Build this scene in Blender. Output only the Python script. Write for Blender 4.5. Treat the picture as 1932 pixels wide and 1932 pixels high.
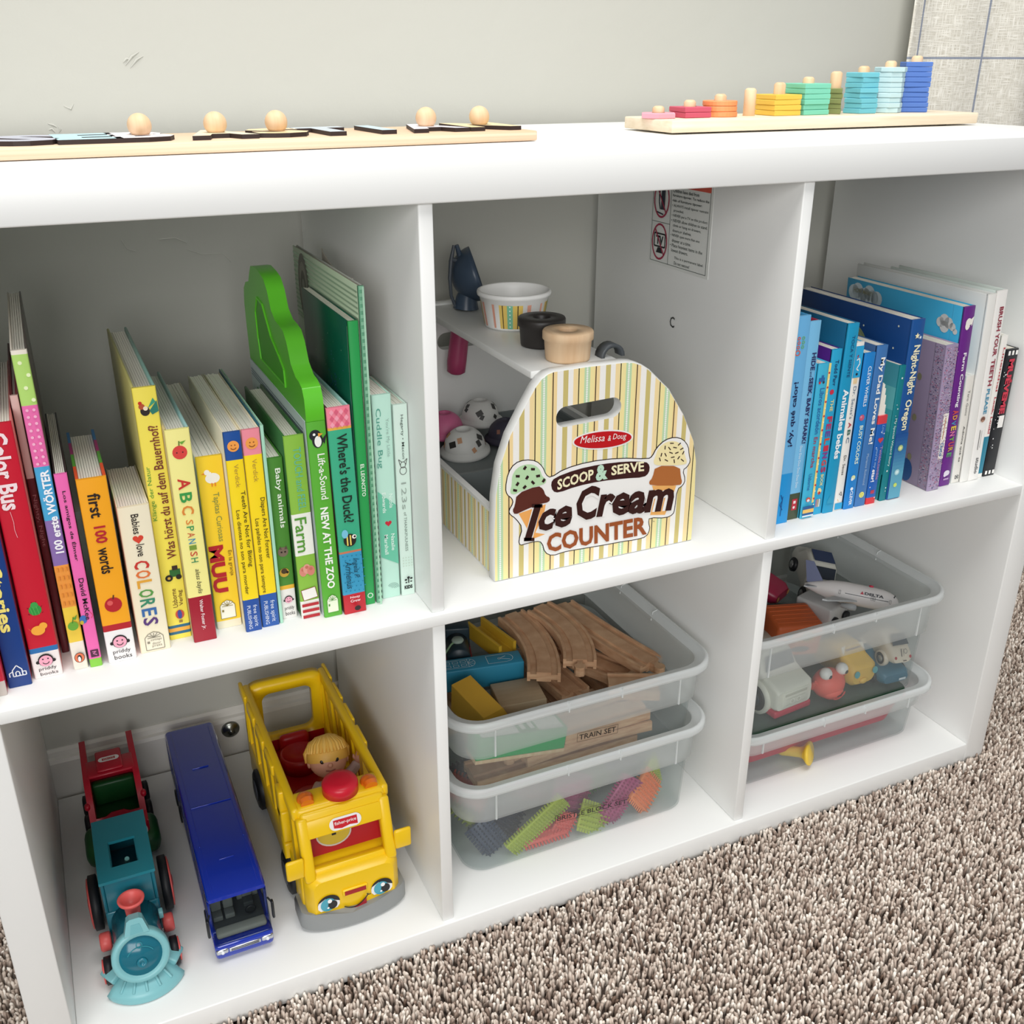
import bpy, bmesh, math, random
import numpy as np
from mathutils import Vector, Matrix
for o in list(bpy.data.objects): bpy.data.objects.remove(o, do_unlink=True)
SC = bpy.context.scene
COL = SC.collection
PI = math.pi
# ------------------------------------------------------------------ camera
F_PX = 1934.2658
CAM = Vector((0.0769712, -0.7021118, 0.7641001))
ROT = [Vector((0.9079909, -0.4189894, 0.0005879)), Vector((-0.1688529, -0.3672042, -0.9146856)), Vector((0.3834594, 0.8304270, -0.4041656))]
cd = bpy.data.cameras.new('camera'); cam = bpy.data.objects.new('camera', cd); COL.objects.link(cam)
cd.sensor_width = 36.0; cd.lens = 36.0 * F_PX / 1932.0; cd.clip_start = 0.02; cd.clip_end = 50
r, d, f = ROT
cam.matrix_world = Matrix(((r.x, -d.x, -f.x, CAM.x), (r.y, -d.y, -f.y, CAM.y), (r.z, -d.z, -f.z, CAM.z), (0, 0, 0, 1)))
SC.camera = cam
# ------------------------------------------------------------------ light
def lin(h):
    h = h.lstrip('#'); c = [int(h[i:i+2], 16) / 255 for i in (0, 2, 4)]
    return tuple(x / 12.92 if x <= .04045 else ((x + .055) / 1.055) ** 2.4 for x in c)
w = bpy.data.worlds.new('room_daylight'); SC.world = w; w.use_nodes = True
w.node_tree.nodes['Background'].inputs[0].default_value = (0.93, 0.965, 1.0, 1)
w.node_tree.nodes['Background'].inputs[1].default_value = 0.34
def area(name, loc, aim, size, power, col, size_y=None):
    l = bpy.data.lights.new(name, 'AREA'); l.shape = 'RECTANGLE'; l.size = size; l.size_y = size_y or size
    l.energy = power; l.color = col
    o = bpy.data.objects.new(name, l); COL.objects.link(o); o.location = loc
    o.rotation_euler = (Vector(aim) - Vector(loc)).to_track_quat('-Z', 'Y').to_euler()
    return o
area('window_daylight', (-0.75, -2.7, 1.25), (0.45, 0.2, 0.40), 2.0, 52, (1.0, 0.99, 0.975), 1.4)
area('ceiling_lamp', (0.4, -0.40, 2.35), (0.45, -0.2, 0.0), 1.2, 40, (1.0, 0.98, 0.95))
SC.view_settings.view_transform = 'Standard'; SC.view_settings.look = 'None'
SC.view_settings.exposure = 0.0; SC.view_settings.gamma = 1.0; SC.view_settings.use_curve_mapping = False
SC.cycles.transparent_max_bounces = 24
SC.cycles.max_bounces = 8
# ------------------------------------------------------------------ materials
MATS = {}
def mat(hexc, rough=.5, metal=0, coat=0, spec=.5, bump=None, name=None):
    k = (hexc, rough, metal, coat, spec, bump)
    if k in MATS: return MATS[k]
    m = bpy.data.materials.new(name or 'paint_' + hexc); m.use_nodes = True
    b = m.node_tree.nodes['Principled BSDF']
    b.inputs['Base Color'].default_value = (*lin(hexc), 1); b.inputs['Roughness'].default_value = rough
    b.inputs['Metallic'].default_value = metal; b.inputs['Coat Weight'].default_value = coat
    b.inputs['Specular IOR Level'].default_value = spec
    nt = m.node_tree
    if bump:
        n = nt.nodes.new('ShaderNodeTexNoise'); n.inputs['Scale'].default_value = bump[0]
        tc = nt.nodes.new('ShaderNodeTexCoord'); nt.links.new(tc.outputs['Object'], n.inputs['Vector'])
        bp = nt.nodes.new('ShaderNodeBump'); bp.inputs['Strength'].default_value = bump[1]; bp.inputs['Distance'].default_value = bump[2]
        nt.links.new(n.outputs['Fac'], bp.inputs['Height']); nt.links.new(bp.outputs['Normal'], b.inputs['Normal'])
    MATS[k] = m; return m
def nodes(name):
    m = bpy.data.materials.new(name); m.use_nodes = True
    return m, m.node_tree, m.node_tree.nodes['Principled BSDF']
def wood(name, c1, c2, scale=(1, 1, 1), rough=.55, k=60):
    m, nt, b = nodes(name); N = nt.nodes; L = nt.links
    tc = N.new('ShaderNodeTexCoord'); mp = N.new('ShaderNodeMapping'); mp.inputs['Scale'].default_value = scale
    L.new(tc.outputs['Object'], mp.inputs['Vector'])
    no = N.new('ShaderNodeTexNoise'); no.inputs['Scale'].default_value = k; no.inputs['Detail'].default_value = 4
    L.new(mp.outputs['Vector'], no.inputs['Vector'])
    cr = N.new('ShaderNodeValToRGB'); cr.color_ramp.elements[0].position = .3; cr.color_ramp.elements[1].position = .7
    cr.color_ramp.elements[0].color = (*lin(c1), 1); cr.color_ramp.elements[1].color = (*lin(c2), 1)
    L.new(no.outputs['Fac'], cr.inputs['Fac']); L.new(cr.outputs['Color'], b.inputs['Base Color'])
    b.inputs['Roughness'].default_value = rough
    return m
def plastic_clear(name, tint, amount, rough=.35):
    """translucent polypropylene: part see-through, part milky"""
    m, nt, b = nodes(name); N = nt.nodes; L = nt.links
    tr = N.new('ShaderNodeBsdfTransparent'); tr.inputs[0].default_value = (*lin('f4f6f6'), 1)
    b.inputs['Base Color'].default_value = (*lin(tint), 1); b.inputs['Roughness'].default_value = rough
    mx = N.new('ShaderNodeMixShader')
    lw = N.new('ShaderNodeLayerWeight'); lw.inputs['Blend'].default_value = .35
    mr = N.new('ShaderNodeMapRange'); mr.inputs['To Min'].default_value = amount; mr.inputs['To Max'].default_value = min(1, amount * 1.35 + .05)
    L.new(lw.outputs['Facing'], mr.inputs['Value']); L.new(mr.outputs['Result'], mx.inputs['Fac'])
    L.new(tr.outputs[0], mx.inputs[1]); L.new(b.outputs[0], mx.inputs[2])
    L.new(mx.outputs[0], N['Material Output'].inputs['Surface'])
    return m
WHITE = mat('eff0ee', .38, name='white_melamine', bump=(900, .04, .0004))
PAGE = mat('efebe0', .8, name='paper')
BEECH = wood('beech_wood', 'd9b48c', 'e9cba6', (12, 1, 1), k=14)
PINE = wood('pale_pine', 'e3cfb2', 'f2e3cb', (1, 6, 18), k=12)
TRACK = wood('track_wood', 'c99a76', 'e2bb95', (3, 3, 14), k=20)
DARKW = wood('dark_stained_wood', '262220', '332c28', (12, 1, 1), k=14)
# ------------------------------------------------------------------ geometry
FONT = {}
def glyphs(s, bold=0., shear=0.):
    k = (s, bold, shear)
    if k not in FONT:
        c = bpy.data.curves.new('t', 'FONT'); c.body = s; c.size = 1; c.resolution_u = 2; c.offset = bold; c.shear = shear
        o = bpy.data.objects.new('t', c); COL.objects.link(o)
        dg = bpy.context.evaluated_depsgraph_get(); dg.update()
        me = bpy.data.meshes.new_from_object(o.evaluated_get(dg))
        v = [(p.co.x, p.co.y) for p in me.vertices]; fs = [tuple(p.vertices) for p in me.polygons]
        bpy.data.objects.remove(o); bpy.data.curves.remove(c); bpy.data.meshes.remove(me)
        xs = [p[0] for p in v] or [0]; ys = [p[1] for p in v] or [0]
        x0, x1, y0, y1 = min(xs), max(xs), min(ys), max(ys)
        FONT[k] = ([((a - x0) / max(x1 - x0, 1e-6), (b - y0) / max(y1 - y0, 1e-6)) for a, b in v], fs, (x1 - x0) / max(y1 - y0, 1e-6))
    return FONT[k]
class Fr:
    """plane frame: origin, right, up; normal = right x up"""
    def __init__(s, O, U, V): s.O = Vector(O); s.U = Vector(U).normalized(); s.V = Vector(V).normalized(); s.N = s.U.cross(s.V)
    def __call__(s, u, v, w=0): return s.O + s.U * u + s.V * v + s.N * w
FRONT = lambda O: Fr(O, (1, 0, 0), (0, 0, 1))
class MB:
    def __init__(s): s.v = []; s.f = []; s.m = []; s.sm = []; s.mats = []; s.T = None
    def mi(s, m):
        if isinstance(m, str): m = mat(m)
        if m not in s.mats: s.mats.append(m)
        return s.mats.index(m)
    def add(s, vs, fs, m, smooth=False):
        b = len(s.v); i = s.mi(m)
        for p in vs:
            p = Vector(p); s.v.append(tuple(s.T @ p) if s.T else tuple(p))
        for q in fs: s.f.append(tuple(b + k for k in q)); s.m.append(i); s.sm.append(smooth)
        return s
    def box(s, x0, x1, y0, y1, z0, z1, m):
        return s.add([(x, y, z) for x in (x0, x1) for y in (y0, y1) for z in (z0, z1)],
                     [(0, 1, 3, 2), (4, 6, 7, 5), (0, 4, 5, 1), (2, 3, 7, 6), (0, 2, 6, 4), (1, 5, 7, 3)], m)
    def rbox(s, x0, x1, y0, y1, z0, z1, m, r=.002, seg=2):
        bm = bmesh.new(); bmesh.ops.create_cube(bm, size=1)
        for v in bm.verts: v.co = ((x0 + x1) / 2 + v.co.x * (x1 - x0), (y0 + y1) / 2 + v.co.y * (y1 - y0), (z0 + z1) / 2 + v.co.z * (z1 - z0))
        bmesh.ops.bevel(bm, geom=list(bm.edges), offset=min(r, .49 * min(x1 - x0, y1 - y0, z1 - z0)), segments=seg, profile=.5, affect='EDGES')
        bm.verts.index_update()
        s.add([v.co.copy() for v in bm.verts], [[v.index for v in q.verts] for q in bm.faces], m, True); bm.free(); return s
    def prism(s, poly, fr, w0, w1, m, smooth=False, m_side=None):
        n = len(poly); vs = [fr(u, v, w0) for u, v in poly] + [fr(u, v, w1) for u, v in poly]
        a = sum(poly[i][0] * poly[(i + 1) % n][1] - poly[(i + 1) % n][0] * poly[i][1] for i in range(n))
        top = tuple(range(n, 2 * n)); bot = tuple(range(n - 1, -1, -1))
        sd = [(i, (i + 1) % n, n + (i + 1) % n, n + i) for i in range(n)]
        if a < 0: top = top[::-1]; bot = bot[::-1]; sd = [q[::-1] for q in sd]
        s.add(vs, [top, bot], m); s.add(vs, sd, m_side or m, smooth); return s
    def lathe(s, prof, c, m, axis='z', n=32, smooth=True, a0=0, a1=2 * PI):
        full = abs(a1 - a0 - 2 * PI) < 1e-6; k = n if full else n + 1; c = Vector(c); vs = []
        for i in range(k):
            a = a0 + (a1 - a0) * i / n; ca, sa = math.cos(a), math.sin(a)
            for rr, h in prof:
                p = {'z': (rr * ca, rr * sa, h), 'y': (rr * ca, h, rr * sa), 'x': (h, rr * ca, rr * sa)}[axis]
                vs.append(c + Vector(p))
        L = len(prof); fs = []
        for i in range(n):
            j = (i + 1) % k
            for q in range(L - 1): fs.append((i * L + q, j * L + q, j * L + q + 1, i * L + q + 1))
        return s.add(vs, fs, m, smooth)
    def ball(s, c, rad, m, n=20, squash=(1, 1, 1), h0=0, h1=PI):
        pr = [(rad * math.sin(a) , -rad * math.cos(a)) for a in [h0 + (h1 - h0) * i / (n // 2) for i in range(n // 2 + 1)]]
        b = len(s.v); t = s.T; s.T = None; s.lathe(pr, (0, 0, 0), m, n=n); s.T = t
        for i in range(b, len(s.v)):
            p = Vector(s.v[i]); p = Vector((p.x * squash[0], p.y * squash[1], p.z * squash[2])) + Vector(c)
            s.v[i] = tuple(t @ p) if t else tuple(p)
        return s
    def tube(s, pts, rad, m, n=8, cap=True):
        pts = [Vector(p) for p in pts]; rs = rad if isinstance(rad, (list, tuple)) else [rad] * len(pts); rings = []
        for i, p in enumerate(pts):
            t = (pts[min(i + 1, len(pts) - 1)] - pts[max(i - 1, 0)]).normalized()
            a = t.orthogonal().normalized() if i == 0 else (a - t * a.dot(t)).normalized()
            b = t.cross(a); rings.append([p + (a * math.cos(2 * PI * k / n) + b * math.sin(2 * PI * k / n)) * rs[i] for k in range(n)])
        return s.loft(rings, m, cap)
    def loft(s, rings, m, cap=True, smooth=True, closed=False):
        n = len(rings[0]); vs = [p for q in rings for p in q]; fs = []; R = len(rings)
        for i in range(R if closed else R - 1):
            j = (i + 1) % R
            for k in range(n): fs.append((i * n + k, i * n + (k + 1) % n, j * n + (k + 1) % n, j * n + k))
        s.add(vs, fs, m, smooth)
        if cap and not closed: s.add(rings[0], [tuple(range(n - 1, -1, -1))], m); s.add(rings[-1], [tuple(range(n))], m)
        return s
    # flat print on a frame
    def flat(s, poly, fr, m, w=.0002): return s.add([fr(u, v, w) for u, v in poly], [tuple(range(len(poly)))], m)
    def disc(s, fr, u, v, ru, rv, m, w=.0003, n=20): return s.flat([(u + ru * math.cos(2 * PI * i / n), v + rv * math.sin(2 * PI * i / n)) for i in range(n)], fr, m, w)
    def rect(s, fr, u0, u1, v0, v1, m, w=.0002): return s.flat([(u0, v0), (u1, v0), (u1, v1), (u0, v1)], fr, m, w)
    def ring(s, fr, u, v, ru, rv, t, m, w=.0004, n=24, a0=0, a1=2 * PI):
        vs = []; fs = []
        for i in range(n + 1):
            a = a0 + (a1 - a0) * i / n
            vs += [fr(u + ru * math.cos(a), v + rv * math.sin(a), w), fr(u + (ru - t) * math.cos(a), v + (rv - t) * math.sin(a), w)]
        for i in range(n): fs.append((2 * i, 2 * i + 2, 2 * i + 3, 2 * i + 1))
        return s.add(vs, fs, m)
    def line(s, fr, pts, t, m, w=.0004):
        for (a, b), (c, d2) in zip(pts, pts[1:]):
            dx, dy = c - a, d2 - b; l = math.hypot(dx, dy) or 1; nx, ny = -dy / l * t / 2, dx / l * t / 2
            s.flat([(a - nx, b - ny), (c - nx, d2 - ny), (c + nx, d2 + ny), (a + nx, b + ny)], fr, m, w)
        return s
    def text(s, st, fr, u0, u1, v0, v1, m, bold=.0, w=.0004, shear=0., warp=None):
        vs, fs, asp = glyphs(st, bold, shear)
        P = []
        for a, b in vs:
            u, v = u0 + a * (u1 - u0), v0 + b * (v1 - v0)
            if warp: u, v = warp(u, v)
            P.append(fr(u, v, w))
        return s.add(P, fs, m)
    def build(s, name, parent=None, loc=None, rot=None, bevel=None, sub=0, auto=True):
        me = bpy.data.meshes.new(name); me.from_pydata(s.v, [], s.f)
        for m in s.mats: me.materials.append(m)
        me.polygons.foreach_set('material_index', s.m); me.polygons.foreach_set('use_smooth', s.sm); me.update()
        o = bpy.data.objects.new(name, me); COL.objects.link(o)
        if parent: o.parent = parent
        if loc: o.location = loc
        if rot: o.rotation_euler = rot
        if bevel:
            b = o.modifiers.new('b', 'BEVEL'); b.width = bevel; b.segments = 2; b.limit_method = 'ANGLE'; b.angle_limit = .6
        if sub: q = o.modifiers.new('s', 'SUBSURF'); q.levels = q.render_levels = sub
        return o
def tag(o, label, cat, group=None):
    o['label'] = label; o['category'] = cat
    if group: o['group'] = group
    return o
def thing(name, label, cat, loc=(0, 0, 0), rot=(0, 0, 0), group=None):
    o = bpy.data.objects.new(name, None); COL.objects.link(o); o.location = loc; o.rotation_euler = rot; o.empty_display_size = .02
    return tag(o, label, cat, group)
def struct(o): o['kind'] = 'structure'; return o
def copy_part(o, parent):
    c = o.copy(); COL.objects.link(c); c.parent = parent
    for ch in list(o.children): copy_part(ch, c)
    return c
def rr(cx, cy, hx, hy, rad, n=6):
    """rounded rectangle, counter-clockwise"""
    out = []; rad = min(rad, hx * .999, hy * .999)
    for sx, sy, a0 in ((1, 1, 0), (-1, 1, PI / 2), (-1, -1, PI), (1, -1, 3 * PI / 2)):
        for i in range(n + 1):
            a = a0 + PI / 2 * i / n
            out.append((cx + sx * (hx - rad) + rad * math.cos(a), cy + sy * (hy - rad) + rad * math.sin(a)))
    return out
def secY(y, x0, x1, z0, z1, rad, n=4): return [(a, y, b) for a, b in rr((x0 + x1) / 2, (z0 + z1) / 2, (x1 - x0) / 2, (z1 - z0) / 2, rad, n)]
def at(px, py, ax, val):
    """the point of the plane axis=val behind photo pixel (px, py)"""
    v = ROT[0] * ((px - 966) / F_PX) + ROT[1] * ((py - 966) / F_PX) + ROT[2]
    return CAM + v * ((val - CAM[ax]) / v[ax])
# key sizes of the bookcase
CW = .33; DV = .01145; H1 = .3296; SH = .01177; ZS = .34133; ZU = .67089; ZT = .70022
TS = .0304; DEP = .3535; XR = 3 * CW + 2 * DV; X1 = CW; X2 = CW + DV; X3 = 2 * CW + DV; X4 = 2 * CW + 2 * DV
FLOOR = -.034; WALL = .3725
# ================================================================== structure
m_wall, nt, b = nodes('wall_paint')
b.inputs['Base Color'].default_value = (*lin('bcbcb4'), 1); b.inputs['Roughness'].default_value = .75
tc = nt.nodes.new('ShaderNodeTexCoord'); n1 = nt.nodes.new('ShaderNodeTexNoise'); n1.inputs['Scale'].default_value = 7; n1.inputs['Detail'].default_value = 5; n1.inputs['Distortion'].default_value = .8
nt.links.new(tc.outputs['Object'], n1.inputs['Vector'])
n2 = nt.nodes.new('ShaderNodeTexNoise'); n2.inputs['Scale'].default_value = 240; nt.links.new(tc.outputs['Object'], n2.inputs['Vector'])
ma = nt.nodes.new('ShaderNodeMath'); ma.operation = 'MULTIPLY_ADD'; ma.inputs[1].default_value = .06; nt.links.new(n2.outputs['Fac'], ma.inputs[0]); nt.links.new(n1.outputs['Fac'], ma.inputs[2])
bp = nt.nodes.new('ShaderNodeBump'); bp.inputs['Strength'].default_value = .22; bp.inputs['Distance'].default_value = .006
nt.links.new(ma.outputs[0], bp.inputs['Height']); nt.links.new(bp.outputs['Normal'], b.inputs['Normal'])
q = MB().box(-1.6, 3.0, WALL, WALL + .1, FLOOR, 2.4, m_wall)
# trowel marks in the drywall texture
fr = FRONT((0, WALL, 0))
for (px, py), (qx, qy) in [((236, 124), (262, 98)), ((246, 128), (270, 106)), ((232, 118), (246, 112))]:
    A = at(px, py, 1, WALL); B = at(qx, qy, 1, WALL); q.tube([(A.x, WALL, A.z), ((A.x + B.x) / 2, WALL - .0004, (A.z + B.z) / 2 + .002), (B.x, WALL, B.z)], [.0004, .0012, .0004], m_wall, 6)
for pts in ([(90, 233), (100, 236), (107, 240)], [(110, 238), (114, 245), (111, 250)], [(92, 245), (98, 243), (104, 250)], [(120, 200), (134, 206), (139, 196)]):
    q.tube([at(a, c, 1, WALL) for a, c in pts], [.0003, .0009, .0003], m_wall, 6)
for pts in ([(352, 470), (380, 480), (420, 478), (436, 494)], [(300, 452), (330, 449), (352, 458)], [(228, 452), (240, 470), (256, 474)]):
    q.tube([at(a, c, 1, WALL) for a, c in pts], .0005, m_wall, 6)
struct(q.build('wall_back'))
bb = MB(); prof = [(0, FLOOR), (-.012, FLOOR), (-.012, .042), (-.0105, .046), (-.006, .047), (-.005, .053), (-.002, .0555), (0, .0555)]
bb.prism([(a, c) for a, c in prof], Fr((-1.6, WALL, 0), (0, 1, 0), (0, 0, 1)), 0, 4.6, mat('dedcd6', .4))
struct(bb.build('baseboard_back'))
m_fl, nt, b = nodes('carpet_backing'); b.inputs['Base Color'].default_value = (*lin('4a3f39'), 1); b.inputs['Roughness'].default_value = .95
struct(MB().box(-1.6, 3.0, -2.6, WALL, FLOOR - .05, FLOOR, m_fl).build('floor'))
# carpet pile, a mass nobody could count
m_pile, nt, b = nodes('carpet_yarn')
atn = nt.nodes.new('ShaderNodeAttribute'); atn.attribute_name = 'tone'; cr = nt.nodes.new('ShaderNodeValToRGB')
els = cr.color_ramp.elements; els[0].position = 0; els[0].color = (*lin('7a6659'), 1); els[1].position = 1; els[1].color = (*lin('faf2e8'), 1)
for p, h in ((.25, 'a8968a'), (.5, 'cdbdb0'), (.75, 'e6dace')): e = els.new(p); e.color = (*lin(h), 1)
nt.links.new(atn.outputs['Fac'], cr.inputs['Fac']); nt.links.new(cr.outputs['Color'], b.inputs['Base Color']); b.inputs['Roughness'].default_value = .95; b.inputs['Specular IOR Level'].default_value = .1
def pile():
    rng = np.random.default_rng(4); sp = .0040
    xs = np.arange(-.40, 1.80, sp); ys = np.arange(-.66, WALL - .016, sp)
    X, Y = np.meshgrid(xs, ys); X = X.ravel() + rng.uniform(-.5, .5, X.size) * sp; Y = Y.ravel() + rng.uniform(-.5, .5, Y.size) * sp
    keep = ~((X > -TS - .001) & (X < XR + TS + .001) & (Y > -.0015) & (Y < DEP + .001)); X = X[keep]; Y = Y[keep]; n = X.size
    h = rng.uniform(.011, .0165, n); an = rng.uniform(0, 2 * PI, n); le = rng.uniform(0, .0042, n); rad = rng.uniform(.0013, .0021, n)
    near = (X > -TS - .004) & (X < XR + TS + .004) & (Y > -.005) & (Y < DEP + .004); le[near] *= .1
    dx, dy = np.cos(an) * le, np.sin(an) * le; ph = rng.uniform(0, 2 * PI, n)
    V = np.empty((n, 13, 3)); 
    for ring, (t, rs) in enumerate(((0, .8), (.45, 1.1), (.85, .95))):
        for k in range(4):
            a = ph + PI / 2 * k + ring * .6
            V[:, ring * 4 + k, 0] = X + dx * t * t + np.cos(a) * rad * rs; V[:, ring * 4 + k, 1] = Y + dy * t * t + np.sin(a) * rad * rs; V[:, ring * 4 + k, 2] = FLOOR + h * t
    V[:, 12, 0] = X + dx * 1.1; V[:, 12, 1] = Y + dy * 1.1; V[:, 12, 2] = FLOOR + h
    quads = []
    for ring in (0, 1):
        for k in range(4): quads.append((ring * 4 + k, ring * 4 + (k + 1) % 4, ring * 4 + 4 + (k + 1) % 4, ring * 4 + 4 + k))
    tris = [(8 + k, 8 + (k + 1) % 4, 12) for k in range(4)]
    off = (np.arange(n) * 13)[:, None, None]
    Q = (np.array(quads)[None] + off).reshape(n, -1); T = (np.array(tris)[None] + off).reshape(n, -1)
    loops = np.concatenate([Q, T], 1).ravel().astype(np.int32)
    me = bpy.data.meshes.new('carpet_pile'); me.vertices.add(n * 13); me.vertices.foreach_set('co', V.ravel())
    me.loops.add(loops.size); me.loops.foreach_set('vertex_index', loops)
    st = np.tile(np.array([0, 4, 8, 12, 16, 20, 24, 28, 32, 35, 38, 41]), (n, 1)) + (np.arange(n) * 44)[:, None]
    me.polygons.add(n * 12); me.polygons.foreach_set('loop_start', st.ravel().astype(np.int32))
    me.polygons.foreach_set('use_smooth', np.ones(n * 12, bool))
    me.update(calc_edges=True)
    cl = np.clip(rng.normal(.58, .27, n), 0, 1)
    me.attributes.new('tone', 'FLOAT', 'FACE').data.foreach_set('value', np.repeat(cl, 12).astype(np.float32))
    me.materials.append(m_pile); o = bpy.data.objects.new('carpet_pile', me); COL.objects.link(o)
    o['label'] = 'mottled beige and brown shag carpet pile covering the floor'; o['category'] = 'carpet'; o['kind'] = 'stuff'
pile()
# ================================================================== bookcase
bc = thing('bookcase', 'white six-cube bookcase standing on the carpet against the wall', 'bookcase', (0, 0, FLOOR))
def panel(name, x0, x1, y0, y1, z0, z1, rad=.0012): return MB().rbox(x0, x1, y0, y1, z0 - FLOOR, z1 - FLOOR, WHITE, rad, 2).build(name, bc)
panel('top_panel', -TS - .0004, XR + TS + .0004, 0, DEP, ZU, ZT)
panel('bottom_panel', 0, XR, 0, DEP, -.029, 0)
for a in (-TS, XR): panel('side_panel', a, a + TS, 0, DEP, FLOOR, ZU)
panel('middle_shelf', 0, XR, 0.0006, DEP, H1, ZS)
for a in (X1, X3):
    panel('divider', a, a + DV, .0045, DEP, ZS, ZU); panel('divider', a, a + DV, .0045, DEP, 0, H1)
# moulded letter stamped on the divider
q = MB(); fr = Fr((X3 - .0002, 0, 0), (0, -1, 0), (0, 0, 1)); a = at(1264, 616, 0, X3); c = at(1274, 599, 0, X3)
q.text('C', fr, -a.y, -c.y, a.z, c.z, mat('3a3d3c'), .01); e = q.build('stamped_letter', bc, (0, 0, -FLOOR)); e['label'] = 'small black letter stamped on the divider'
# warning sticker
q = MB(); SY0, SY1, SZ0, SZ1 = .1345, .236, .5705, .6565
fr = Fr((X3 - .0003, 0, 0), (0, -1, 0), (0, 0, 1)); P = lambda u: -SY1 + u * (SY1 - SY0)
Z = lambda v: SZ1 - v * (SZ1 - SZ0)
def R(u0, u1, v0, v1, h, w): q.rect(fr, P(u0), P(u1), Z(v1), Z(v0), mat(h, .3), w)
q.box(X3 - .0004, X3 - .00005, SY0 - .004, SY1 + .003, SZ0 - .003, SZ1 + .003, mat('e6e8e4', .3))
R(.33, 1, 0, .1, 'd9543f', .0004)
for v in (.53, .995): R(0, 1 if v > .9 else .33, v, v + .006, '3c4a45', .0004)
for u in (0, .33, .995): R(u, u + .006, 0 if u < .9 else .1, 1, '3c4a45', .0004)
rows = ['Children have died from', 'furniture tipover. To reduce the', 'risk of furniture tipover:', '• ALWAYS install tipover restraint', '   provided.', '• NEVER put a TV on this product.', '• NEVER allow children to stand,', '   climb or hang on drawers,', '   doors,or shelves.', '• NEVER open more than one', '   drawer at a time.', '• Place heaviest items in the', '   lowest drawers.', 'This is a permanent label.', 'Do not remove!']
for i, s in enumerate(rows):
    v = .125 + i * .056 + (.03 if i > 12 else 0); u0 = .36 if i < 13 else .45; s2 = s.strip(); u0 += .03 if s.startswith('  ') else 0
    q.text(s2, fr, P(u0), P(min(.98, u0 + len(s2) * .0195)), Z(v + .038), Z(v), mat('20302c'), .012 if i < 3 else .004, .0005)
q.text('WARNING', fr, P(.42), P(.75), Z(.08), Z(.025), mat('5c1a12'), .02, .0006)
for v in (.27, .76):
    cu, cv = P(.165), Z(v); q.ring(fr, cu, cv, .0145, .0185, .002, mat('a32447'), .0007)
    q.line(fr, [(cu - .009, cv + .0125), (cu + .009, cv - .0125)], .0018, mat('a32447'), .0008)
    if v < .5:
        q.rect(fr, cu - .001, cu + .006, cv - .010, cv + .010, mat('262a3a'), .0005); q.line(fr, [(cu - .008, cv - .013), (cu + .004, cv - .0145)], .0015, mat('262a3a'), .0006)
        q.disc(fr, cu - .005, cv + .007, .0017, .0017, mat('262a3a'), .0005); q.line(fr, [(cu - .005, cv + .005), (cu - .0045, cv - .003), (cu - .002, cv - .010)], .002, mat('262a3a'), .0005); q.line(fr, [(cu - .005, cv + .004), (cu, cv + .002)], .0012, mat('262a3a'), .0005)
    else:
        q.line(fr, [(cu - .010, cv - .005), (cu + .010, cv - .005), (cu + .010, cv + .008), (cu - .010, cv + .008), (cu - .010, cv - .005)], .0016, mat('1d2126'), .0005)
        q.text('TV', fr, cu - .007, cu + .007, cv - .003, cv + .006, mat('1d2126'), .04, .0005); q.flat([(cu - .006, cv - .0115), (cu + .006, cv - .0115), (cu + .003, cv - .006), (cu - .003, cv - .006)], fr, mat('1d2126'), .0005)
tag(q.build('warning_sticker'), 'white tipover warning sticker on the divider beside the ice cream counter', 'sticker')
# door stop on the baseboard
c = at(435, 1376, 1, WALL - .0125)
q = MB().lathe([(0, -.0066), (.0025, -.006), (.003, -.0035), (.0085, -.003), (.0103, -.0018), (.0108, 0), (0, 0)], (c.x, WALL - .012, c.z), mat('8d8f8a', .28, 1), 'y', 32)
tag(q.build('door_stop'), 'round brushed metal disc on the baseboard between blue bus and yellow bus', 'door stop')
# ================================================================== curtain
m_cu, nt, b = nodes('checked_linen'); N = nt.nodes; L = nt.links
uv = N.new('ShaderNodeUVMap'); sx = N.new('ShaderNodeSeparateXYZ'); L.new(uv.outputs[0], sx.inputs[0])
def wave(axis, scale, offs, width):
    a = N.new('ShaderNodeMath'); a.operation = 'ADD'; a.inputs[1].default_value = offs; L.new(sx.outputs[axis], a.inputs[0])
    p = N.new('ShaderNodeMath'); p.operation = 'PINGPONG'; p.inputs[1].default_value = scale / 2; L.new(a.outputs[0], p.inputs[0])
    l = N.new('ShaderNodeMath'); l.operation = 'LESS_THAN'; l.inputs[1].default_value = width; L.new(p.outputs[0], l.inputs[0]); return l
lx = wave(0, .1, -.020, .0016); lz = wave(1, .1, -.0655, .0013)
mx = N.new('ShaderNodeMath'); mx.operation = 'MAXIMUM'; L.new(lx.outputs[0], mx.inputs[0]); L.new(lz.outputs[0], mx.inputs[1])
wv = N.new('ShaderNodeTexNoise'); wv.inputs['Scale'].default_value = 1; mpx = N.new('ShaderNodeMapping'); mpx.inputs['Scale'].default_value = (900, 60, 1); L.new(uv.outputs[0], mpx.inputs[0]); L.new(mpx.outputs[0], wv.inputs['Vector'])
wz = N.new('ShaderNodeTexNoise'); wz.inputs['Scale'].default_value = 1; mpz = N.new('ShaderNodeMapping'); mpz.inputs['Scale'].default_value = (60, 900, 1); L.new(uv.outputs[0], mpz.inputs[0]); L.new(mpz.outputs[0], wz.inputs['Vector'])
sm = N.new('ShaderNodeMath'); sm.operation = 'MAXIMUM'; L.new(wv.outputs['Fac'], sm.inputs[0]); L.new(wz.outputs['Fac'], sm.inputs[1])
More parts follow.
